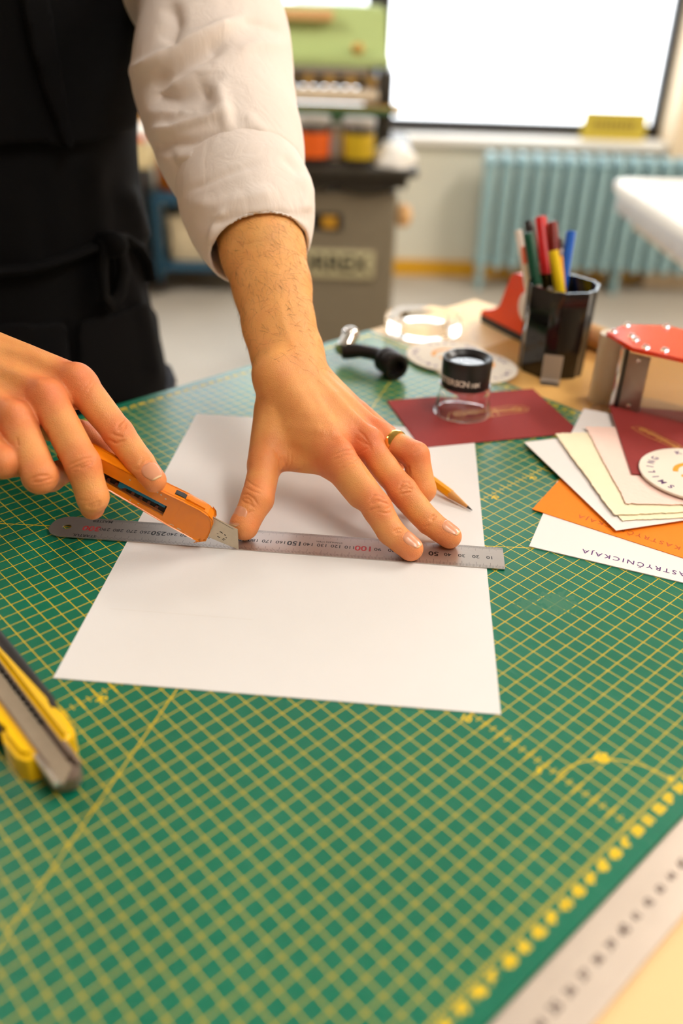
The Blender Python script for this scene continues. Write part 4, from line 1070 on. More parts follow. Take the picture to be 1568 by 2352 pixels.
lathe_obj('nose_rivet', [(0.0018, 0), (0.0018, 0.0108), (0.001, 0.0114)], m_cyel, cut, 12, Matrix.Translation((0.001, -0.001, 0)))

# ------------------------------------------------------------------ cards fanned at the right
def card(name, label, corner_tl, corner_bl, w, z, t, m, deckle=0.0, cat='card', grp=None, lift=0.0):
    """sheet from its left edge (far corner -> near corner) and width to the right; z height (cm)"""
    a = np.array([corner_tl[0], corner_tl[1], 0.0]); b = np.array([corner_bl[0], corner_bl[1], 0.0])
    L = np.linalg.norm(a-b); d = (a-b)/L; ang = math.atan2(d[1], d[0])-math.pi/2
    e = tag(empty(name, Wd((b[0], b[1], z)), ang), label, cat, grp)
    rs = random.Random(name+label); n = 40
    out = []
    def edge(p, q, k):
        for i in range(k):
            t_ = i/k; x = p[0]+(q[0]-p[0])*t_; y = p[1]+(q[1]-p[1])*t_
            if deckle: x += rs.gauss(0, deckle); y += rs.gauss(0, deckle)
            out.append((x/100, y/100))
    k = 46 if deckle else 1
    edge((0, 0), (w, 0), k); edge((w, 0), (w, L), k); edge((w, L), (0, L), k); edge((0, L), (0, 0), k)
    bm = bmesh.new(); prism(bm, out, 0, t/100); bm_obj('sheet', bm, m, e)
    if lift: e.rotation_euler = (lift, 0, ang)
    return e, L
m_cardw = mat('white_card', srgb(232, 226, 222), 0.7, var=0.012, bump=0.04, bscale=900)
m_cardo = mat('orange_card', srgb(250, 132, 0), 0.75, var=0.05, scale=300, bump=0.06, bscale=800)
m_cardc = mat('cream_cotton_card', srgb(246, 232, 198), 0.85, var=0.03, scale=80, bump=0.35, bscale=260)
m_cardp = mat('pink_cotton_card', srgb(250, 216, 202), 0.85, var=0.03, scale=80, bump=0.35, bscale=260)
m_burg = mat('burgundy_card', srgb(142, 42, 38), 0.8, var=0.08, scale=350, bump=0.12, bscale=900)
m_purp = mat('purple_ink', srgb(92, 52, 110), 0.6); m_rust = mat('rust_foil_ink', srgb(196, 84, 20), 0.4)
m_goldp = mat('gold_foil_print', srgb(206, 144, 70), 0.35, metal=0.35, var=0.1)
GRP = 'cards fanned at the right of the mat'
c1_, L1 = card('printed_card', 'long white card with purple lettering at the bottom of the fan', (17.75, 63.4), (13.75, 53.35), 21.0, 0.02, 0.07, m_cardw, 0, 'card', GRP)
pr = Print(); pr.word('KASTRYČNICKAJA', T(0.0365, 0.0105, 0.00076, math.pi), 0.0074, bold=0.00008, space=1.35, align='RIGHT')
pr.build('lettering', m_purp, c1_)
c2_, L2 = card('printed_card', 'orange card with rust lettering lying on the long white card', (20.3, 67.2), (14.85, 58.55), 20.0, 0.10, 0.05, m_cardo, 0, 'card', GRP)
pr = Print(); pr.word('KASTRYČNICKAJA', T(0.033, 0.0115, 0.00056, math.pi), 0.0074, bold=0.00008, space=1.35, align='RIGHT'); pr.build('lettering', m_rust, c2_)
card('plain_card', 'plain white card with its point towards the sheet, under the cream cards', (16.0, 69.7), (20.55, 55.4), 10.5, 0.35, 0.05, m_cardw, 0, 'card', GRP)
card('deckle_card', 'lower cream deckle-edged card between white and pink cards', (19.2, 71.1), (21.35, 56.7), 10.5, 0.45, 0.06, m_cardc, 0.035, 'card', GRP)
card('deckle_card', 'upper cream deckle-edged card just under the pink card', (19.0, 71.2), (20.85, 57.3), 10.5, 0.57, 0.06, m_cardc, 0.035, 'card', GRP)
card('deckle_card', 'pale pink deckle-edged card under the burgundy card', (22.0, 72.6), (22.15, 58.9), 11.0, 0.70, 0.06, m_cardp, 0.035, 'card', GRP)
card('plain_card', 'plain white card showing behind the pink card', (22.95, 77.3), (19.4, 69.0), 10.0, 0.40, 0.04, m_cardw, 0, 'card', GRP)
c3_, _ = card('burgundy_card', 'burgundy card with gold drawing under the round coaster at right', (25.3, 77.6), (23.8, 63.5), 11.0, 0.84, 0.06, m_burg, 0, 'card', GRP)
def gold_doodle(parent, x, y, rz, sc, z):
    """small gold line drawing: a long jointed shape with rings and parallel strokes"""
    bm = bmesh.new(); M = T(x, y, z, rz) @ Matrix.Scale(sc, 4)
    def path(pts, r=0.00045): tube(bm, [M @ Vector((a/100, b/100, 0)) for a, b in pts], r, 6, flat=0.2, up=(0, 0, 1))
    path([(-3,-.5),(-2.6,.4),(-1.2,.7),(.4,.55),(2.2,.75),(3.2,.5),(3.4,0),(3.0,-.45),(1.5,-.5),(-.5,-.75),(-2,-.7),(-3,-.5)])
    for a, b in ((-.25, .1), (.15, .0), (.4, -.1), (-.5, .3)): path([(-2.4, b), (-.8, b+.12), (1.0, b+.05), (2.8, b)])
    for cx, cy, r in ((-1.9, .05, .38), (-.9, .1, .3), (2.5, .1, .33), (2.9, .0, .2)):
        path([(cx+r*math.cos(i*.5236), cy+r*math.sin(i*.5236)) for i in range(13)])
    path([(.3,-.7),(.5,.6)]); path([(.8,-.65),(.95,.6)])
    return bm_obj('gold_drawing', bm, m_goldp, parent)
gold_doodle(c3_, 0.033, 0.074, -0.9, 0.85, 0.0007)
# burgundy folder with the loupe standing on it
e_ang = math.radians(15.4); f0 = np.array([4.05, 78.4, 0.0])
fol = tag(empty('burgundy_envelope', Wd((f0[0], f0[1], 0.02)), e_ang), 'burgundy envelope with gold drawing lying under the magnifier', 'envelope')
bm = bmesh.new(); box(bm, 0, 0.155, -0.102, 0, 0, 0.0011, 0.0003, 1); bm_obj('cover', bm, m_burg, fol)
gold_doodle(fol, 0.084, -0.046, 0.03, 1.35, 0.0012)

# round coasters
m_coast = mat('coaster_board', srgb(232, 222, 206), 0.8, var=0.02)
m_smile = mat('orange_print', srgb(238, 160, 40), 0.6)
def coaster(label, c, r, z, rot, tilt=None, dim=False):
    e = tag(empty('round_coaster', Wd((c[0], c[1], z)), rot), label, 'coaster', 'round printed coasters')
    lathe_obj('disc', [(0, 0), (r-0.0005, 0), (r, 0.0004), (r, 0.0016), (r-0.0005, 0.002), (0, 0.002)], m_coast, e, 72)
    s = 'KEEP ON SMILING  SMILING  '; pr = Print(); n = len(s)
    for i, ch in enumerate(s):
        if ch == ' ': continue
        a = -2*math.pi*i/n
        pr.word(ch, Matrix.Rotation(a, 4, 'Z') @ T(0, r*0.80, 0.0021), 0.0080, bold=0.0002)
    pr.build('lettering', m_purp, e)
    bm = bmesh.new()
    tube(bm, [(r*0.36*math.cos(a), r*0.36*math.sin(a), 0.0021) for a in np.linspace(0.3, 2.9, 18)], 0.0022, 6, flat=0.06, up=(0, 0, 1)); bm_obj('smile_arc', bm, m_smile, e)
    bm = bmesh.new()
    tube(bm, [(r*0.30*math.cos(a), -0.004+r*0.42*math.sin(a), 0.0021) for a in np.linspace(3.5, 5.9, 14)], 0.0018, 6, flat=0.06, up=(0, 0, 1)); bm_obj('smile_arc', bm, m_smile, e)
    for q in ((-0.012, -0.004), (0.013, -0.006)): lathe_obj('smile_dot', [(0.0025, 0), (0.0025, 0.0001)], m_smile, e, 12, Matrix.Translation((q[0], q[1], 0.002)))
    if tilt: e.rotation_euler = (tilt[0], tilt[1], rot)
    return e
coaster('round white coaster lying underneath the other coaster, right behind the magnifier', (13.7, 87.9), 0.0455, 0.0, 2.2)
coaster('upper round white coaster with orange smile overlapping another coaster behind the magnifier', (11.1, 90.4), 0.0455, 0.21, 0.5)
coaster('round white coaster with purple lettering on the burgundy card at right edge', (29.05, 63.5), 0.0455, 0.92, 0.1)

# loupe
m_acr = mat('clear_acrylic', (1, 1, 1, 1), 0.03, var=0, trans=1.0, ior=1.46)
m_bplast = mat('black_plastic', srgb(22, 21, 22), 0.35, var=0.1)
lc = np.array([11.2, 76.5, 0.14])
lou = tag(empty('magnifier_loupe', Wd(lc)), 'black and clear stand magnifier on the burgundy envelope', 'magnifier')
lathe_obj('clear_base', [(0.0272, 0), (0.0276, 0.0025), (0.0262, 0.0045), (0.0238, 0.0225), (0.0246, 0.0255), (0.0240, 0.0285), (0.0215, 0.0285), (0.0212, 0.024), (0.0238, 0.004), (0.0248, 0.0), (0.0272, 0)], m_acr, lou, 64, cap=False)
lathe_obj('eyepiece', [(0.0222, 0.0275), (0.0226, 0.029), (0.0232, 0.052), (0.0226, 0.0545), (0.0208, 0.0548), (0.0168, 0.0515), (0.0160, 0.0508), (0.0160, 0.030), (0.0195, 0.0275), (0.0222, 0.0275)], m_bplast, lou, 64, cap=False)
lathe_obj('lens', [(0.0, 0.0502), (0.0157, 0.0502), (0.0161, 0.0498), (0.0161, 0.039), (0.008, 0.0368), (0.0, 0.036)], mat('lens_glass', (1, 1, 1, 1), 0.0, var=0, trans=1.0, ior=1.5), lou, 40)
pr = Print()
def curved_word(s_, size, r, a0, z, adv):
    for i, ch in enumerate(s_):
        a = a0+i*adv
        M = Matrix.Rotation(a, 4, 'Z') @ Matrix.Translation((0, -r, z)) @ Matrix.Rotation(math.pi/2, 4, 'X')
        pr.word(ch, M, size, bold=0.00025)
curved_word('PETERSON', 0.0078, 0.0232, -1.42, 0.0362, 0.190); curved_word('10X', 0.0056, 0.0232, 0.14, 0.0352, 0.125)
pr.build('white_lettering', mat('white_print', srgb(214, 206, 196), 0.5), lou)

# crank handle
m_chr = mat('chrome', srgb(206, 200, 194), 0.14, metal=1.0, var=0.03); m_iron = mat('blackened_iron', srgb(34, 29, 28), 0.4, metal=0.4, var=0.15)
crk = tag(empty('crank_handle', Wd((4.2, 86.6, 0))), 'black iron crank with chrome knob lying on the far part of the mat', 'crank')
def rel(p_): return Vector(((p_[0]-4.2)/100, (p_[1]-86.6)/100, p_[2]/100))
ha, hb_ = rel(at(884, 824, 1.42)), rel(at(912, 845, 1.42))
bm = bmesh.new(); dax = (hb_-ha).normalized(); Mh = Matrix.Translation(ha) @ dax.to_track_quat('Z', 'Y').to_matrix().to_4x4(); Lh = (hb_-ha).length
lathe(bm, [(0.0, 0.0), (0.0125, 0.0), (0.0140, 0.002), (0.0140, 0.007), (0.0130, 0.008), (0.0130, 0.011), (0.0140, 0.012), (0.0140, Lh-0.002), (0.0127, Lh), (0.0085, Lh), (0.0075, Lh-0.008), (0, Lh-0.008)], 32, M=Mh)
bmesh.ops.remove_doubles(bm, verts=bm.verts[:], dist=1e-7); bm_obj('hub', bm, m_iron, crk, 35)
tube_obj('arm', [rel(at(890, 826, 1.5)), rel(at(862, 812, 1.5)), rel(at(830, 806, 1.45)), rel(at(797, 806, 1.3)), rel(at(783, 807, 1.25))], [0.0095, 0.0082, 0.0080, 0.0098, 0.0085], m_iron, crk, 16, 0.9)
tube_obj('knob_shaft', [rel(at(786, 805, 1.35)), rel(at(793, 792, 1.7)), rel(at(800, 778, 2.0))], [0.0088, 0.0080, 0.0080], m_chr, crk, 18)
bm = bmesh.new(); bmesh.ops.create_uvsphere(bm, u_segments=24, v_segments=16, radius=0.0098)
for v_ in bm.verts: v_.co = v_.co+rel(at(804, 770, 2.2))
bm_obj('knob', bm, m_chr, crk, 80)

# clear tape disc
tape = tag(empty('tape_roll', Wd((8.9, 99.6, 0.02))), 'clear sticky tape roll lying at the far edge of the mat', 'tape')
m_tape = mat('clear_tape', (1, 0.98, 0.95, 1), 0.10, var=0.0, trans=1.0, ior=1.08); m_core = mat('tape_core_card', srgb(226, 196, 160), 0.6)
lathe_obj('tape_winding', [(0.030, 0), (0.0445, 0), (0.0450, 0.001), (0.0450, 0.014), (0.0445, 0.015), (0.030, 0.015), (0.030, 0)], m_tape, tape, 56, cap=False)
lathe_obj('core', [(0.0275, 0), (0.0300, 0), (0.0300, 0.015), (0.0275, 0.015), (0.0275, 0)], m_tape, tape, 48, cap=False)

# pen cup
cc = np.array([22.15, 89.4, -0.28])
cup = tag(empty('pen_cup', Wd(cc), math.radians(11)), 'glossy black hexagonal pen cup full of felt pens', 'pen cup')
m_cup = mat('black_gloss_plastic', srgb(16, 15, 16), 0.16, var=0.1, coat=0.3)
def hexring(bm, r, z, n=6, rnd=0.16):
    vs_ = []
    for i in range(6):
        a0 = math.pi/3*i
        for t_ in (-rnd, 0, rnd):
            a = a0+t_; rr_ = r*(math.cos(math.pi/6)/math.cos(((a+math.pi/6) % (math.pi/3))-math.pi/6))
            if t_ == 0: rr_ *= 0.968
            vs_.append(bm.verts.new((rr_*math.cos(a), rr_*math.sin(a), z)))
    return vs_
bm = bmesh.new(); HC = 0.0925
rings = [hexring(bm, r, z) for r, z in ((0.0398, 0), (0.0410, 0.002), (0.0428, HC-0.001), (0.0424, HC), (0.0394, HC), (0.0388, HC-0.002), (0.037, 0.004))]
for a, b in zip(rings, rings[1:]):
    for i in range(18): bm.faces.new((a[i], a[(i+1) % 18], b[(i+1) % 18], b[i]))
bm.faces.new(list(reversed(rings[0]))); bm.faces.new(rings[-1])
bm_obj('cup_wall', bm, m_cup, cup, 30)
ctape = PD(1282, 850, 88.0)
# strip of tape stuck to the cup's lower front edge
m_strip = mat('frosted_tape', srgb(214, 202, 188), 0.5, var=0.04, alpha=0.92)
d_f = nrm(np.array([CN[0]-cc[0], CN[1]-cc[1], 0])); side = np.array([-d_f[1], d_f[0], 0.0])
bm = bmesh.new(); pts_ = []
for (z, off) in ((2.9, 4.06), (1.4, 4.0), (0.25, 3.98), (0.03, 4.2), (0.03, 5.3)):
    for s in (-1, 1): pts_.append(bm.verts.new(Wd(np.array([cc[0], cc[1], -0.25])+d_f*off+side*(s*0.98+0.15)+np.array([0, 0, z]))))
fs_ = [bm.faces.new((pts_[2*i], pts_[2*i+1], pts_[2*i+3], pts_[2*i+2])) for i in range(4)]
bmesh.ops.solidify(bm, geom=bm.faces[:], thickness=0.0002)
stp = bm_obj('tape_strip', bm, m_strip); tag(stp, 'short strip of frosted tape stuck to the front of the black pen cup', 'tape')

def pen(label, foot, top, r, body, cap=None, cap_frac=0.0, tipc=None, ribbed=False, r2=None):
    """a felt pen standing in the cup: foot and top in cm; cap at the upper end"""
    foot = np.asarray(foot, float); top = np.asarray(top, float); d = top-foot; L = np.linalg.norm(d)/100
    e = tag(empty('felt_pen', Wd(foot)), label, 'pen', 'pens in the black cup')
    M = Vector(d).to_track_quat('Z', 'Y').to_matrix().to_4x4()
    Lb = L*(1-cap_frac); r2 = r2 or r
    lathe_obj('barrel', [(r*0.6, 0), (r, 0.003), (r, Lb), (r*0.9, Lb+0.0005), (0, Lb+0.0005)], body, e, 20, M)
    if cap is not None:
        bm = bmesh.new(); n = 24
        lathe(bm, [(r2*1.06, Lb-0.001), (r2*1.08, Lb+0.002), (r2*1.0, L-0.002), (r2*0.9, L), (r2*0.5, L+0.0005)], n, M=M)
        if ribbed:
            vs_ = list(bm.verts)
            for i, v_ in enumerate(vs_):
                if (i % n) % 2 and n <= i < 4*n:
                    c_ = M @ Vector((0, 0, (M.inverted() @ v_.co).z)); v_.co = c_+(v_.co-c_)*0.90
        bm_obj('cap', bm, cap, e, 50)
    return e
pm = lambda n, c, r=0.35, **k: mat('pen_'+n, srgb(*c), r, **k)
def foot_in(dx, dy): return np.array([cc[0]+dx, cc[1]+dy, 0.35])
def top_at(x, y, depth): return PD(x, y, depth)
grey = pm('grey_barrel', (176, 168, 160), 0.3); white = pm('white', (232, 224, 214))
pen('white pen leaning at the left side of the black cup', foot_in(-1.0, 1.0), top_at(1190, 530, 93.6), 0.0040, white)
pen('black capped pen standing behind the green pen', foot_in(0.2, 1.4), top_at(1213, 508, 94.6), 0.0052, grey, pm('black_cap', (30, 26, 26)), 0.3)
pen('green capped felt pen with ribbed cap', foot_in(-0.4, -1.2), top_at(1212, 535, 91.0), 0.0048, grey, pm('green_cap', (0, 74, 50)), 0.38, ribbed=True, r2=0.0054)
pen('tallest pen with bright red ribbed cap', foot_in(0.6, 0.3), top_at(1241, 498, 92.8), 0.0050, grey, pm('red_cap', (206, 20, 24)), 0.42, ribbed=True, r2=0.0060)
pen('dark red capped felt pen right of the bright red one', foot_in(1.4, 0.2), top_at(1268, 510, 92.2), 0.0046, grey, pm('darkred_cap', (128, 32, 22)), 0.40, ribbed=True, r2=0.0052)
pen('purple felt pen half hidden between the red pens', foot_in(1.0, 1.3), top_at(1254, 560, 94.2), 0.0046, pm('purple_barrel', (92, 52, 130)))
pen('short yellow felt pen in front of the other pens', foot_in(1.9, -1.6), top_at(1270, 577, 90.4), 0.0052, pm('yellow_barrel', (236, 202, 16)))
pen('orange pencil showing behind the yellow pen', foot_in(1.8, -0.2), top_at(1284, 590, 91.8), 0.0036, pm('orange_barrel', (236, 166, 44)))
pen('blue felt pen leaning to the right of the cup', foot_in(-0.3, -0.6), top_at(1311, 533, 92.0), 0.0052, pm('blue_barrel', (28, 98, 206)))
pen('pale pen with orange band left of the green pen', foot_in(-1.4, 0.0), top_at(1206, 566, 92.6), 0.0042, pm('cream_barrel', (238, 220, 190)), pm('salmon_cap', (240, 110, 70)), 0.14)
pen('slim grey pen with dark clip at the back of the cup', foot_in(2.2, 1.4), top_at(1285, 548, 94.8), 0.0034, grey, pm('clip_black', (50, 44, 44)), 0.08)

# red tape dispenser behind the cup
m_dred = mat('orange_red_plastic', srgb(228, 64, 8), 0.36, var=0.05); m_dblk = mat('dispenser_black_base', srgb(24, 22, 22), 0.5)
da_ = at(1097, 738, -0.3); db_ = at(1200, 792, -0.3); dd_ = nrm(db_-da_); dang = math.atan2(dd_[1], dd_[0])
dis = tag(empty('tape_dispenser', Wd((da_[0], da_[1], -0.29)), dang), 'orange-red tape dispenser behind the black pen cup', 'tape dispenser')
def dprof(name, out, y0, y1, m, bev=0.0):
    bm = bmesh.new(); prism(bm, [(x/100, z/100) for x, z in out], y0/100, y1/100)
    if bev: bmesh.ops.bevel(bm, geom=bm.edges[:], offset=bev/100, segments=2, affect='EDGES')
    for v_ in bm.verts: v_.co = Vector((v_.co.x, v_.co.z, v_.co.y))
    return bm_obj(name, bm, m, dis, 40)
dprof('base', [(0.1, 0), (12.5, 0), (12.8, 0.9), (0, 0.9)], 0.2, 5.6, m_dblk, 0.1)
dprof('shell', [(0, 0.9), (12.8, 0.9), (12.8, 4.2), (11.6, 6.6), (9.6, 7.4), (6.2, 7.5), (4.9, 7.1), (4.0, 3.0), (3.2, 2.3), (0.2, 1.5)], 0, 5.8, m_dred, 0.25)
tm = Matrix.Translation((0.092, -0.0006, 0.045)) @ Matrix.Rotation(math.pi/2, 4, 'X')
lathe_obj('side_hub', [(0.018, 0), (0.018, 0.002), (0.016, 0.0035), (0.006, 0.0035), (0.006, 0)], white, dis, 32, tm)
# kraft roll lying at the bench's far edge
m_kraft = mat('kraft_paper', srgb(196, 160, 108), 0.7, var=0.06, bump=0.1, bscale=300)
ka_, kb_ = at(1375, 778, 1.0), at(1432, 800, 1.0)
kro = tag(empty('kraft_roll', Wd((ka_[0], ka_[1], -0.29))), 'small ribbed kraft paper roll behind the pen cup', 'paper roll')
dk = nrm(kb_-ka_); L_ = 9.0
bm = bmesh.new(); ps = []; rsx = []
for i in range(37):
    t_ = i/36*L_-2; ps.append(Vector((dk[0]*t_/100, dk[1]*t_/100, 0.0135))); rsx.append(0.0128+0.0005*(i % 2))
tube(bm, ps, rsx, 20); bm_obj('roll', bm, m_kraft, kro, 40)

# clear tape box with the red lid plate
bxo = tag(empty('acrylic_stand', Wd((24.6, 80.2, -0.29)), math.radians(-33)), 'clear acrylic stand with a steel post and red riveted top', 'acrylic stand')
m_acr2 = mat('acrylic_sheet', (0.96, 0.93, 0.88, 1), 0.06, var=0.01, trans=0.9, ior=1.3)
m_cream2 = mat('cream_plastic', srgb(206, 190, 160), 0.4); m_redac = mat('red_acrylic', srgb(234, 58, 8), 0.25, var=0.04, coat=0.5)
HB = 0.070
lathe_obj('round_column', [(0.0, 0.0), (0.0145, 0.0), (0.0145, HB), (0.0, HB)], m_cream2, bxo, 40, Matrix.Translation((0.006, 0.012, 0)))
box_obj('side_sheet', 0.020, 0.115, -0.0175, -0.0150, 0, HB, m_acr2, bxo, 0.0006)
box_obj('side_sheet', 0.020, 0.115, 0.045, 0.0475, 0, HB, m_acr2, bxo, 0.0006)
box_obj('end_sheet', 0.1125, 0.115, -0.015, 0.045, 0, HB, m_acr2, bxo, 0.0006)
box_obj('base_plate', 0.004, 0.117, -0.019, 0.049, 0, 0.003, m_acr2, bxo, 0.0006)
box_obj('steel_post', 0.0225, 0.0265, -0.0225, -0.0180, 0.002, HB, m_chr, bxo, 0.0005)
box_obj('dark_rail', 0.0270, 0.0300, -0.0215, -0.0178, 0.002, HB, m_bplast, bxo, 0.0005)
box_obj('steel_plate', 0.0305, 0.050, -0.0205, -0.0178, 0.002, HB-0.004, m_cmet, bxo, 0.0005)
for z in (0.016, 0.062): lathe_obj('rivet', [(0.0024, 0), (0.0024, 0.0012), (0.001, 0.002)], m_chr, bxo, 14, Matrix.Translation((0.040, -0.0205, z)) @ Matrix.Rotation(math.pi/2, 4, 'X'))
bm = bmesh.new(); prism(bm, [(0.000, 0.000), (0.006, 0.032), (0.040, 0.056), (0.125, 0.052), (0.125, -0.026), (0.034, -0.027)], HB+0.0002, HB+0.0042)
bmesh.ops.bevel(bm, geom=bm.edges[:], offset=0.0008, segments=2, affect='EDGES'); bm_obj('red_top', bm, m_redac, bxo, 40)
for x, y in ((0.006, 0.004), (0.010, 0.030), (0.024, 0.002), (0.030, -0.006), (0.044, -0.020), (0.060, -0.016), (0.042, 0.050), (0.09, -0.018)):
    lathe_obj('clear_stud', [(0.0034, 0), (0.0036, 0.001), (0.0026, 0.0028), (0.0, 0.0034)], m_acr, bxo, 18, Matrix.Translation((x, y, HB+0.0043)))
# ------------------------------------------------------------------ background: proof press, inks, cart, radiator, white table
def relto(e): return lambda x: x-e.location.x
MY = 2.80
pzl = lambda x, y, Y=280: atY(x, y, Y)
m_grey = mat('press_grey_enamel', srgb(122, 112, 92), 0.5, var=0.06, scale=6)
m_grn = mat('press_green_enamel', srgb(176, 196, 130), 0.45, var=0.05, scale=8)
m_gdk = mat('press_dark_green', srgb(70, 110, 72), 0.45)
m_iron2 = mat('press_dark_iron', srgb(58, 54, 46), 0.45, metal=0.4)
m_brass = mat('brass_fitting', srgb(186, 150, 84), 0.35, metal=0.7, var=0.15)
m_rub = mat('cream_roller_rubber', srgb(222, 206, 180), 0.5)
m_plate = mat('pale_nameplate', srgb(186, 178, 140), 0.5, var=0.06)
m_wood2 = mat('beech_wood', srgb(222, 176, 118), 0.5, var=0.08, scale=20)
x0 = pzl(592, 600)[0]/100; x1 = pzl(905, 600)[0]/100
ztop = TH+pzl(800, 380)[2]/100
pr_e = tag(empty('proof_press', ((x0+x1)/2, MY, 0)), 'grey and green printing press with rollers standing by the window', 'printing press')
W_ = (x1-x0)/2
box_obj('cabinet', -W_, W_, 0, 0.62, 0.0, ztop-0.075, m_grey, pr_e, 0.012, 3)
box_obj('bed_top', -W_-0.03, W_+0.055, -0.05, 0.70, ztop-0.022, ztop, m_iron2, pr_e, 0.006)
# cast bed side with a scalloped lower rim
bm = bmesh.new(); o_ = [(W_+0.03, ztop-0.022), (-W_-0.02, ztop-0.022)]
xx = np.linspace(-W_-0.02, W_+0.02, 36); o_ += [(x, ztop-0.055-0.028*abs(math.sin((x-W_)*16))) for x in xx]
prism(bm, [(a, b) for a, b in o_], -0.018, 0.0)
for v_ in bm.verts: v_.co = Vector((v_.co.x, v_.co.z, v_.co.y))
bm_obj('bed_apron', bm, m_iron2, pr_e)
rx = lambda p: p/100-pr_e.location.x
a_, b_ = pzl(622, 563), pzl(862, 645)
box_obj('plate_border', rx(a_[0]), rx(b_[0]), -0.006, 0.002, TH+b_[2]/100, TH+a_[2]/100, m_grey, pr_e, 0.003)
npl = box_obj('nameplate', rx(a_[0])+0.008, rx(b_[0])-0.008, -0.009, -0.004, TH+b_[2]/100+0.008, TH+a_[2]/100-0.008, m_plate, pr_e, 0.002)
pr = Print(); cxp = (rx(a_[0])+rx(b_[0]))/2
pr.word('KORREX', Matrix.Translation((cxp, -0.0095, TH+(a_[2]+b_[2])/200)) @ Matrix.Rotation(math.pi/2, 4, 'X'), 0.074, bold=0.0025, space=0.98)
pr.build('raised_letters', m_iron2, npl)
a_, b_ = pzl(715, 488), pzl(785, 530)
box_obj('switch_recess', rx(a_[0]), rx(b_[0]), -0.004, 0.01, TH+b_[2]/100, TH+a_[2]/100, m_blk, pr_e, 0.003)
a_, b_ = pzl(740, 495), pzl(772, 524)
box_obj('switch_rocker', rx(a_[0]), rx(b_[0]), -0.012, 0.0, TH+b_[2]/100, TH+a_[2]/100, mat('amber_switch', srgb(190, 140, 30), 0.4), pr_e, 0.004)
kp = pzl(918, 503)
lathe_obj('wooden_knob', [(0.012, 0), (0.032, 0.006), (0.038, 0.024), (0.028, 0.044), (0, 0.052)], m_wood2, pr_e, 24, Matrix.Translation((W_, 0.05, TH+kp[2]/100)) @ Matrix.Rotation(math.pi/2, 4, 'Y'))
# cylinder carriage above the bed, set back
CY = 0.32
def cz(y): return TH+atY(780, y, 280+CY*100)[2]/100
def cx(x, y=150): return atY(x, y, 280+CY*100)[0]/100-pr_e.location.x
xa, xb = cx(592), cx(893)
bm = bmesh.new()                                 # sloping green cover
y0_, y1_ = CY, CY+0.30
zt_, zb_ = cz(14), cz(150)
vs_ = [bm.verts.new(c) for c in ((xa, y0_, zb_), (xb, y0_, zb_), (xb-0.012, y0_+0.10, zt_), (xa, y0_+0.10, zt_), (xa, y1_, zb_), (xb, y1_, zb_), (xb-0.012, y1_, zt_), (xa, y1_, zt_))]
for f in ((0,1,2,3),(5,4,7,6),(1,5,6,2),(4,0,3,7),(3,2,6,7),(4,5,1,0)): bm.faces.new([vs_[i] for i in f])
bmesh.ops.bevel(bm, geom=bm.edges[:], offset=0.012, segments=3, affect='EDGES'); bm_obj('green_cover', bm, m_grn, pr_e, 50)
box_obj('cover_lip', xa, xb+0.004, y0_-0.022, y0_+0.01, zb_-0.002, zb_+0.03, m_grn, pr_e, 0.006)
lathe_obj('cover_latch', [(0.02, 0), (0.02, 0.008), (0.01, 0.016), (0, 0.017)], m_brass, pr_e, 20, Matrix.Translation((cx(820), y0_+0.012, cz(112))) @ Matrix.Rotation(math.pi/2, 4, 'X'))
box_obj('wooden_batten', cx(600), cx(762), y0_+0.03, y0_+0.07, cz(50), cz(24), m_wood2, pr_e, 0.004)
def hroll(name, y, r, m, xa_, xb_, dy=0.0):
    tube_obj(name, [(xa_, CY+dy, cz(y)), (xb_, CY+dy, cz(y))], r, m, pr_e, 20)
hroll('ink_roller', 165, 0.018, m_chr, xa, cx(850), -0.02); hroll('ink_roller', 185, 0.014, m_brass, xa, cx(885), -0.03); hroll('ink_roller', 216, 0.022, m_rub, xa, cx(870), -0.04)
hroll('guide_bar', 238, 0.008, m_brass, xa, cx(900), -0.08)
for i in range(10):
    o = lathe_obj('roller_gear', [(0.0165, 0), (0.0175, 0.004), (0.0175, 0.016), (0.0165, 0.02)], m_iron2 if i % 2 else m_brass, pr_e, 16, Matrix.Translation((cx(655+i*24), CY-0.045, cz(186))) @ Matrix.Rotation(math.pi/2, 4, 'Y'))
box_obj('side_cheek', cx(868), cx(905), CY-0.06, CY+0.26, ztop, cz(158), m_iron2, pr_e, 0.008)
box_obj('front_rail', xa, cx(905), CY-0.09, CY-0.07, cz(252), cz(240), m_gdk, pr_e, 0.003)
box_obj('lower_guard', xa, cx(880), CY-0.02, CY+0.0, ztop, cz(246), m_gdk, pr_e, 0.003)
lathe_obj('adjust_screw', [(0.016, 0), (0.016, 0.02), (0.009, 0.03), (0, 0.03)], m_brass, pr_e, 18, Matrix.Translation((cx(905), CY-0.06, cz(243))) @ Matrix.Rotation(math.pi/2, 4, 'Y'))
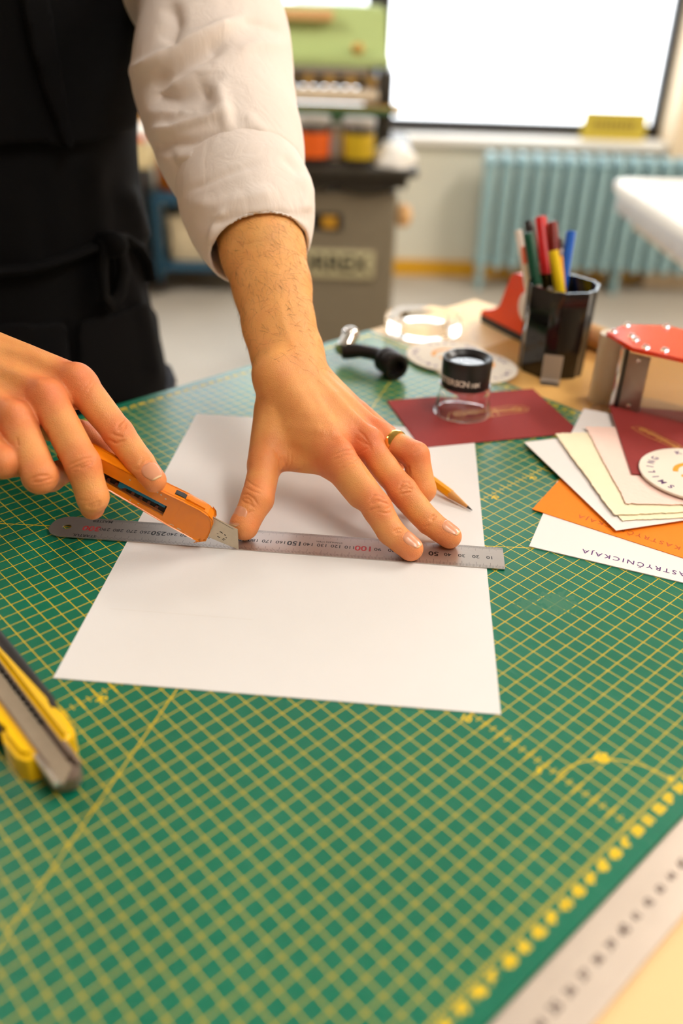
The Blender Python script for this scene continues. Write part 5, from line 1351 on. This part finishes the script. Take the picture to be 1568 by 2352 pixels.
# ink tins on the bed
def tin(label, xpx, ypx, wpx, hpx, Y, body, band, lid, jar=False):
    b = atY(xpx, ypx, Y); r = wpx/2*(0.98*Y/0.92)/FPX/100*0.96; h_ = hpx*(Y*1.04)/FPX/100
    e = tag(empty('ink_tin', (b[0]/100, Y/100, ztop)), label, 'ink tin', 'ink tins on the press bed')
    lathe_obj('body', [(r*0.98, 0), (r, 0.003), (r, h_*0.86), (r*0.97, h_*0.88)], body, e, 32)
    lathe_obj('label_band', [(r*1.006, h_*0.16), (r*1.006, h_*0.70)], band, e, 32, cap=False)
    lathe_obj('lid', [(r*1.03, h_*0.86), (r*1.05, h_*0.88), (r*1.05, h_), (r*0.98, h_*1.02), (r*0.9, h_), (0, h_)], lid, e, 32)
    return e
m_tb = mat('tin_black', srgb(34, 28, 26), 0.35); m_to = mat('tin_orange_label', srgb(226, 96, 16), 0.45); m_ty = mat('tin_yellow_label', srgb(196, 164, 20), 0.45); m_tl = mat('tin_steel_lid', srgb(190, 186, 180), 0.3, metal=0.7)
tin('ink tin with an orange label on the press bed', 718, 348, 72, 88, 283, m_tb, m_to, m_tl)
tin('ink tin with a yellow label on the press bed', 822, 348, 66, 86, 283, m_tb, m_ty, m_tl)
tin('dark ink tin half hidden beside the sleeve', 676, 344, 40, 74, 289, m_tb, m_tb, m_tl)
tin('pale ink tin standing between orange and yellow tins', 768, 342, 40, 66, 290, m_rub, m_white, m_tl)
# crumpled white cloth at the end of the bed
rs = random.Random(8); bm = bmesh.new(); bmesh.ops.create_icosphere(bm, subdivisions=3, radius=0.075)
for v_ in bm.verts:
    n_ = math.sin(v_.co.x*90+1)*math.cos(v_.co.y*110)*0.008+math.sin(v_.co.z*150+v_.co.x*60)*0.005
    v_.co = Vector((v_.co.x*0.9, v_.co.y*1.2, max(v_.co.z, -0.0)*0.85))*(1+n_*12)
cl = bm_obj('wiping_rag', bm, m_white, None, 80); rp = atY(905, 355, 286); cl.location = (rp[0]/100, 2.86, ztop); tag(cl, 'crumpled white rag at the end of the press bed', 'rag')

# blue cart behind the person with boxes
m_blue = mat('cart_blue_enamel', srgb(34, 78, 104), 0.45)
cl0, cr0 = atY(352, 440, 400), atY(560, 440, 400)
cart = tag(empty('blue_cart', ((cl0[0]+cr0[0])/200, 4.0, 0)), 'blue steel cart with shelves behind the person', 'cart')
cw = (cr0[0]-cl0[0])/200; zc = TH+atY(430, 445, 400)[2]/100; zl = TH+atY(430, 608, 400)[2]/100
for x in (-cw, cw):
    for y in (0.02, 0.36):
        box_obj('leg', x-0.022, x+0.022, y-0.022, y+0.022, 0.07, zc, m_blue, cart, 0.004)
        lathe_obj('castor', [(0.032, -0.012), (0.035, -0.008), (0.035, 0.008), (0.032, 0.012)], m_crub, cart, 20, Matrix.Translation((x, y, 0.036)) @ Matrix.Rotation(math.pi/2, 4, 'Y'))
box_obj('shelf', -cw-0.02, cw+0.02, 0, 0.38, zc-0.05, zc, m_blue, cart, 0.004); box_obj('shelf', -cw-0.02, cw+0.02, 0, 0.38, zl-0.03, zl, m_blue, cart, 0.004)
bxx = tag(empty('storage_box', (atY(440, 560, 405)[0]/100, 4.18, zl)), 'white box on the lower shelf of the blue cart', 'box'); m_carton = mat('carton_board', srgb(214, 196, 160), 0.7); box_obj('carton', -0.10, 0.10, -0.12, 0.12, 0, 0.19, m_carton, bxx, 0.006); box_obj('carton_lid', -0.105, 0.105, -0.125, 0.125, 0.155, 0.2, m_carton, bxx, 0.005)
oc = tag(empty('orange_canister', (atY(395, 430, 405)[0]/100, 4.12, zc)), 'orange plastic canister on top of the blue cart', 'canister'); lathe_obj('body', [(0.075, 0), (0.08, 0.01), (0.08, 0.19), (0.06, 0.22), (0.03, 0.23)], mat('canister_orange', srgb(200, 110, 14), 0.4), oc, 28); lathe_obj('lid', [(0.034, 0.228), (0.034, 0.26), (0, 0.262)], m_blk, oc, 20)
# shelf unit and tub at the far left
wb = tag(empty('dark_shelf_unit', (atY(270, 600, 390)[0]/100-0.05, 3.9, 0)), 'dark shelf unit behind the person at the left', 'shelf')
zt2 = TH+atY(320, 392, 390)[2]/100
m_dkw = mat('dark_stained_wood', srgb(56, 48, 42), 0.6)
for x in (-0.24, 0.14): box_obj('side_panel', x-0.012, x+0.012, 0, 0.4, 0, zt2-0.02, m_dkw, wb, 0.002)
for z in (0.12, zt2*0.5, zt2-0.02): box_obj('shelf_board', -0.25, 0.15, 0, 0.4, z, z+0.02, m_dkw, wb, 0.002)
tb = tag(empty('paper_tub', (atY(322, 390, 395)[0]/100, 4.0, zt2)), 'white tub with an orange label on the dark shelf unit', 'tub')
box_obj('tub_body', -0.055, 0.055, -0.08, 0.08, 0.002, 0.15, mat('tub_cream', srgb(226, 208, 160), 0.5), tb, 0.012); box_obj('tub_rim', -0.062, 0.062, -0.087, 0.087, 0.105, 0.165, m_white, tb, 0.01); box_obj('tub_label', -0.05, 0.04, -0.0885, -0.08, 0.112, 0.135, m_to, tb, 0.001)
# tan panel on the wall behind the shelf
tp = tag(box_obj('tan_panel', atY(250, 250, 430)[0]/100, atY(400, 250, 430)[0]/100, 4.36, 4.385, zt2+0.1, TH+0.40, mat('tan_board', srgb(214, 164, 96), 0.6), None, 0.003), 'tan board leaning behind the shelf unit at left', 'board')
tp.data.transform(Matrix.Translation((0, 0, 0)))

# radiator
m_rad = mat('radiator_blue_enamel', srgb(146, 180, 186), 0.38, var=0.05, scale=12)
RYc = 4.25
rl = atY(1112, 480, 430)[0]/100; ztr = TH+atY(1300, 358, 430)[2]/100; zbr = TH+atY(1300, 608, 430)[2]/100
rad = tag(empty('radiator', (rl, RYc, 0)), 'pale blue cast iron radiator under the window', 'radiator')
sec = None; pitch = (atY(1430, 480, 430)[0]-atY(1112, 480, 430)[0])/100/9.0
bm = bmesh.new(); hz = ztr-zbr
for dy in (-0.055, 0.0, 0.055):
    tube(bm, [(0, dy, zbr), (0, dy, zbr+0.03), (0, dy, ztr-0.03), (0, dy, ztr)], [0.014, 0.0205, 0.0205, 0.016], 12)
tube(bm, [(0, -0.078, ztr-0.028), (0, -0.05, ztr-0.008), (0, 0.05, ztr-0.008), (0, 0.078, ztr-0.028)], [0.014, 0.022, 0.022, 0.014], 12)
tube(bm, [(0, -0.078, zbr+0.02), (0, -0.04, zbr+0.008), (0, 0.04, zbr+0.008), (0, 0.078, zbr+0.02)], [0.014, 0.021, 0.021, 0.014], 12)
tube(bm, [(-pitch/2, 0, zbr+0.02), (pitch/2, 0, zbr+0.02)], 0.014, 10); tube(bm, [(-pitch/2, 0, ztr-0.03), (pitch/2, 0, ztr-0.03)], 0.014, 10)
for sx in (-1, 1): tube(bm, [(sx*0.016, -0.06, zbr+0.03), (sx*0.016, -0.06, ztr-0.03)], 0.008, 8)
sec = bm_obj('radiator_section', bm, m_rad, rad, 60)
for i in range(1, 19):
    o = link('radiator_section', sec.data, None, rad); o.location = (i*pitch, 0, 0)
for x in (0, 9*pitch, 18*pitch): box_obj('foot', x-0.012, x+0.012, -0.06, 0.06, 0, zbr+0.01, m_rad, rad, 0.003)

# yellow note at the foot of the window
nt_ = atY(1408, 285, 452)
note = tag(box_obj('yellow_note', nt_[0]/100-0.155, nt_[0]/100+0.145, 4.475, 4.48, 0.657, 0.657+0.125, mat('note_yellow', srgb(196, 176, 62), 0.7), None), 'yellow printed note propped at the foot of the window', 'note')
pr = Print(); Mn = Matrix.Translation((nt_[0]/100-0.005, 4.4745, 0.657+0.065)) @ Matrix.Rotation(math.pi/2, 4, 'X')
for k in range(9): pr.rect(-0.105+k*0.0235, -0.105+k*0.0235+0.015, -0.018, 0.018, 0, Mn)
ow = pr.build('faded_print', mat('faded_print', srgb(130, 110, 40), 0.7), note)

# white light table at the right
m_wt = mat('white_laminate', srgb(242, 240, 234), 0.35, var=0.02); m_al = mat('silver_edge', srgb(206, 206, 210), 0.3, metal=0.4)
ZT = 0.86
ca = at(1400, 408, (ZT-TH)*100)
cb = at(1568, 520, (ZT-TH)*100); ang = math.atan2(cb[1]-ca[1], cb[0]-ca[0])
lt = tag(empty('white_table', (ca[0]/100, ca[1]/100, 0), ang), 'white table with a silver edge in front of the radiator', 'table')
bm = bmesh.new(); o_ = corner(0.05, 0.05, 0.05, math.pi, 5)+[(1.6, 0), (1.6, 0.9), (0, 0.9)]
prism(bm, o_, ZT-0.022, ZT); bmesh.ops.bevel(bm, geom=[e for e in bm.edges if abs(e.verts[0].co.z-e.verts[1].co.z) < 1e-9], offset=0.004, segments=2, affect='EDGES'); bm_obj('tabletop', bm, m_wt, lt, 40)
box_obj('edge_rail', 0.03, 1.6, 0.015, 0.05, ZT-0.075, ZT-0.022, m_al, lt, 0.008); box_obj('edge_rail', 0.015, 0.05, 0.05, 0.9, ZT-0.075, ZT-0.022, m_al, lt, 0.008)
box_obj('under_frame', 0.06, 1.55, 0.06, 0.85, ZT-0.11, ZT-0.022, m_rub, lt, 0.004)
for x, y in ((1.45, 0.12), (1.45, 0.78), (0.75, 0.78)): box_obj('leg', x-0.025, x+0.025, y-0.025, y+0.025, 0, ZT-0.11, m_al, lt, 0.004)
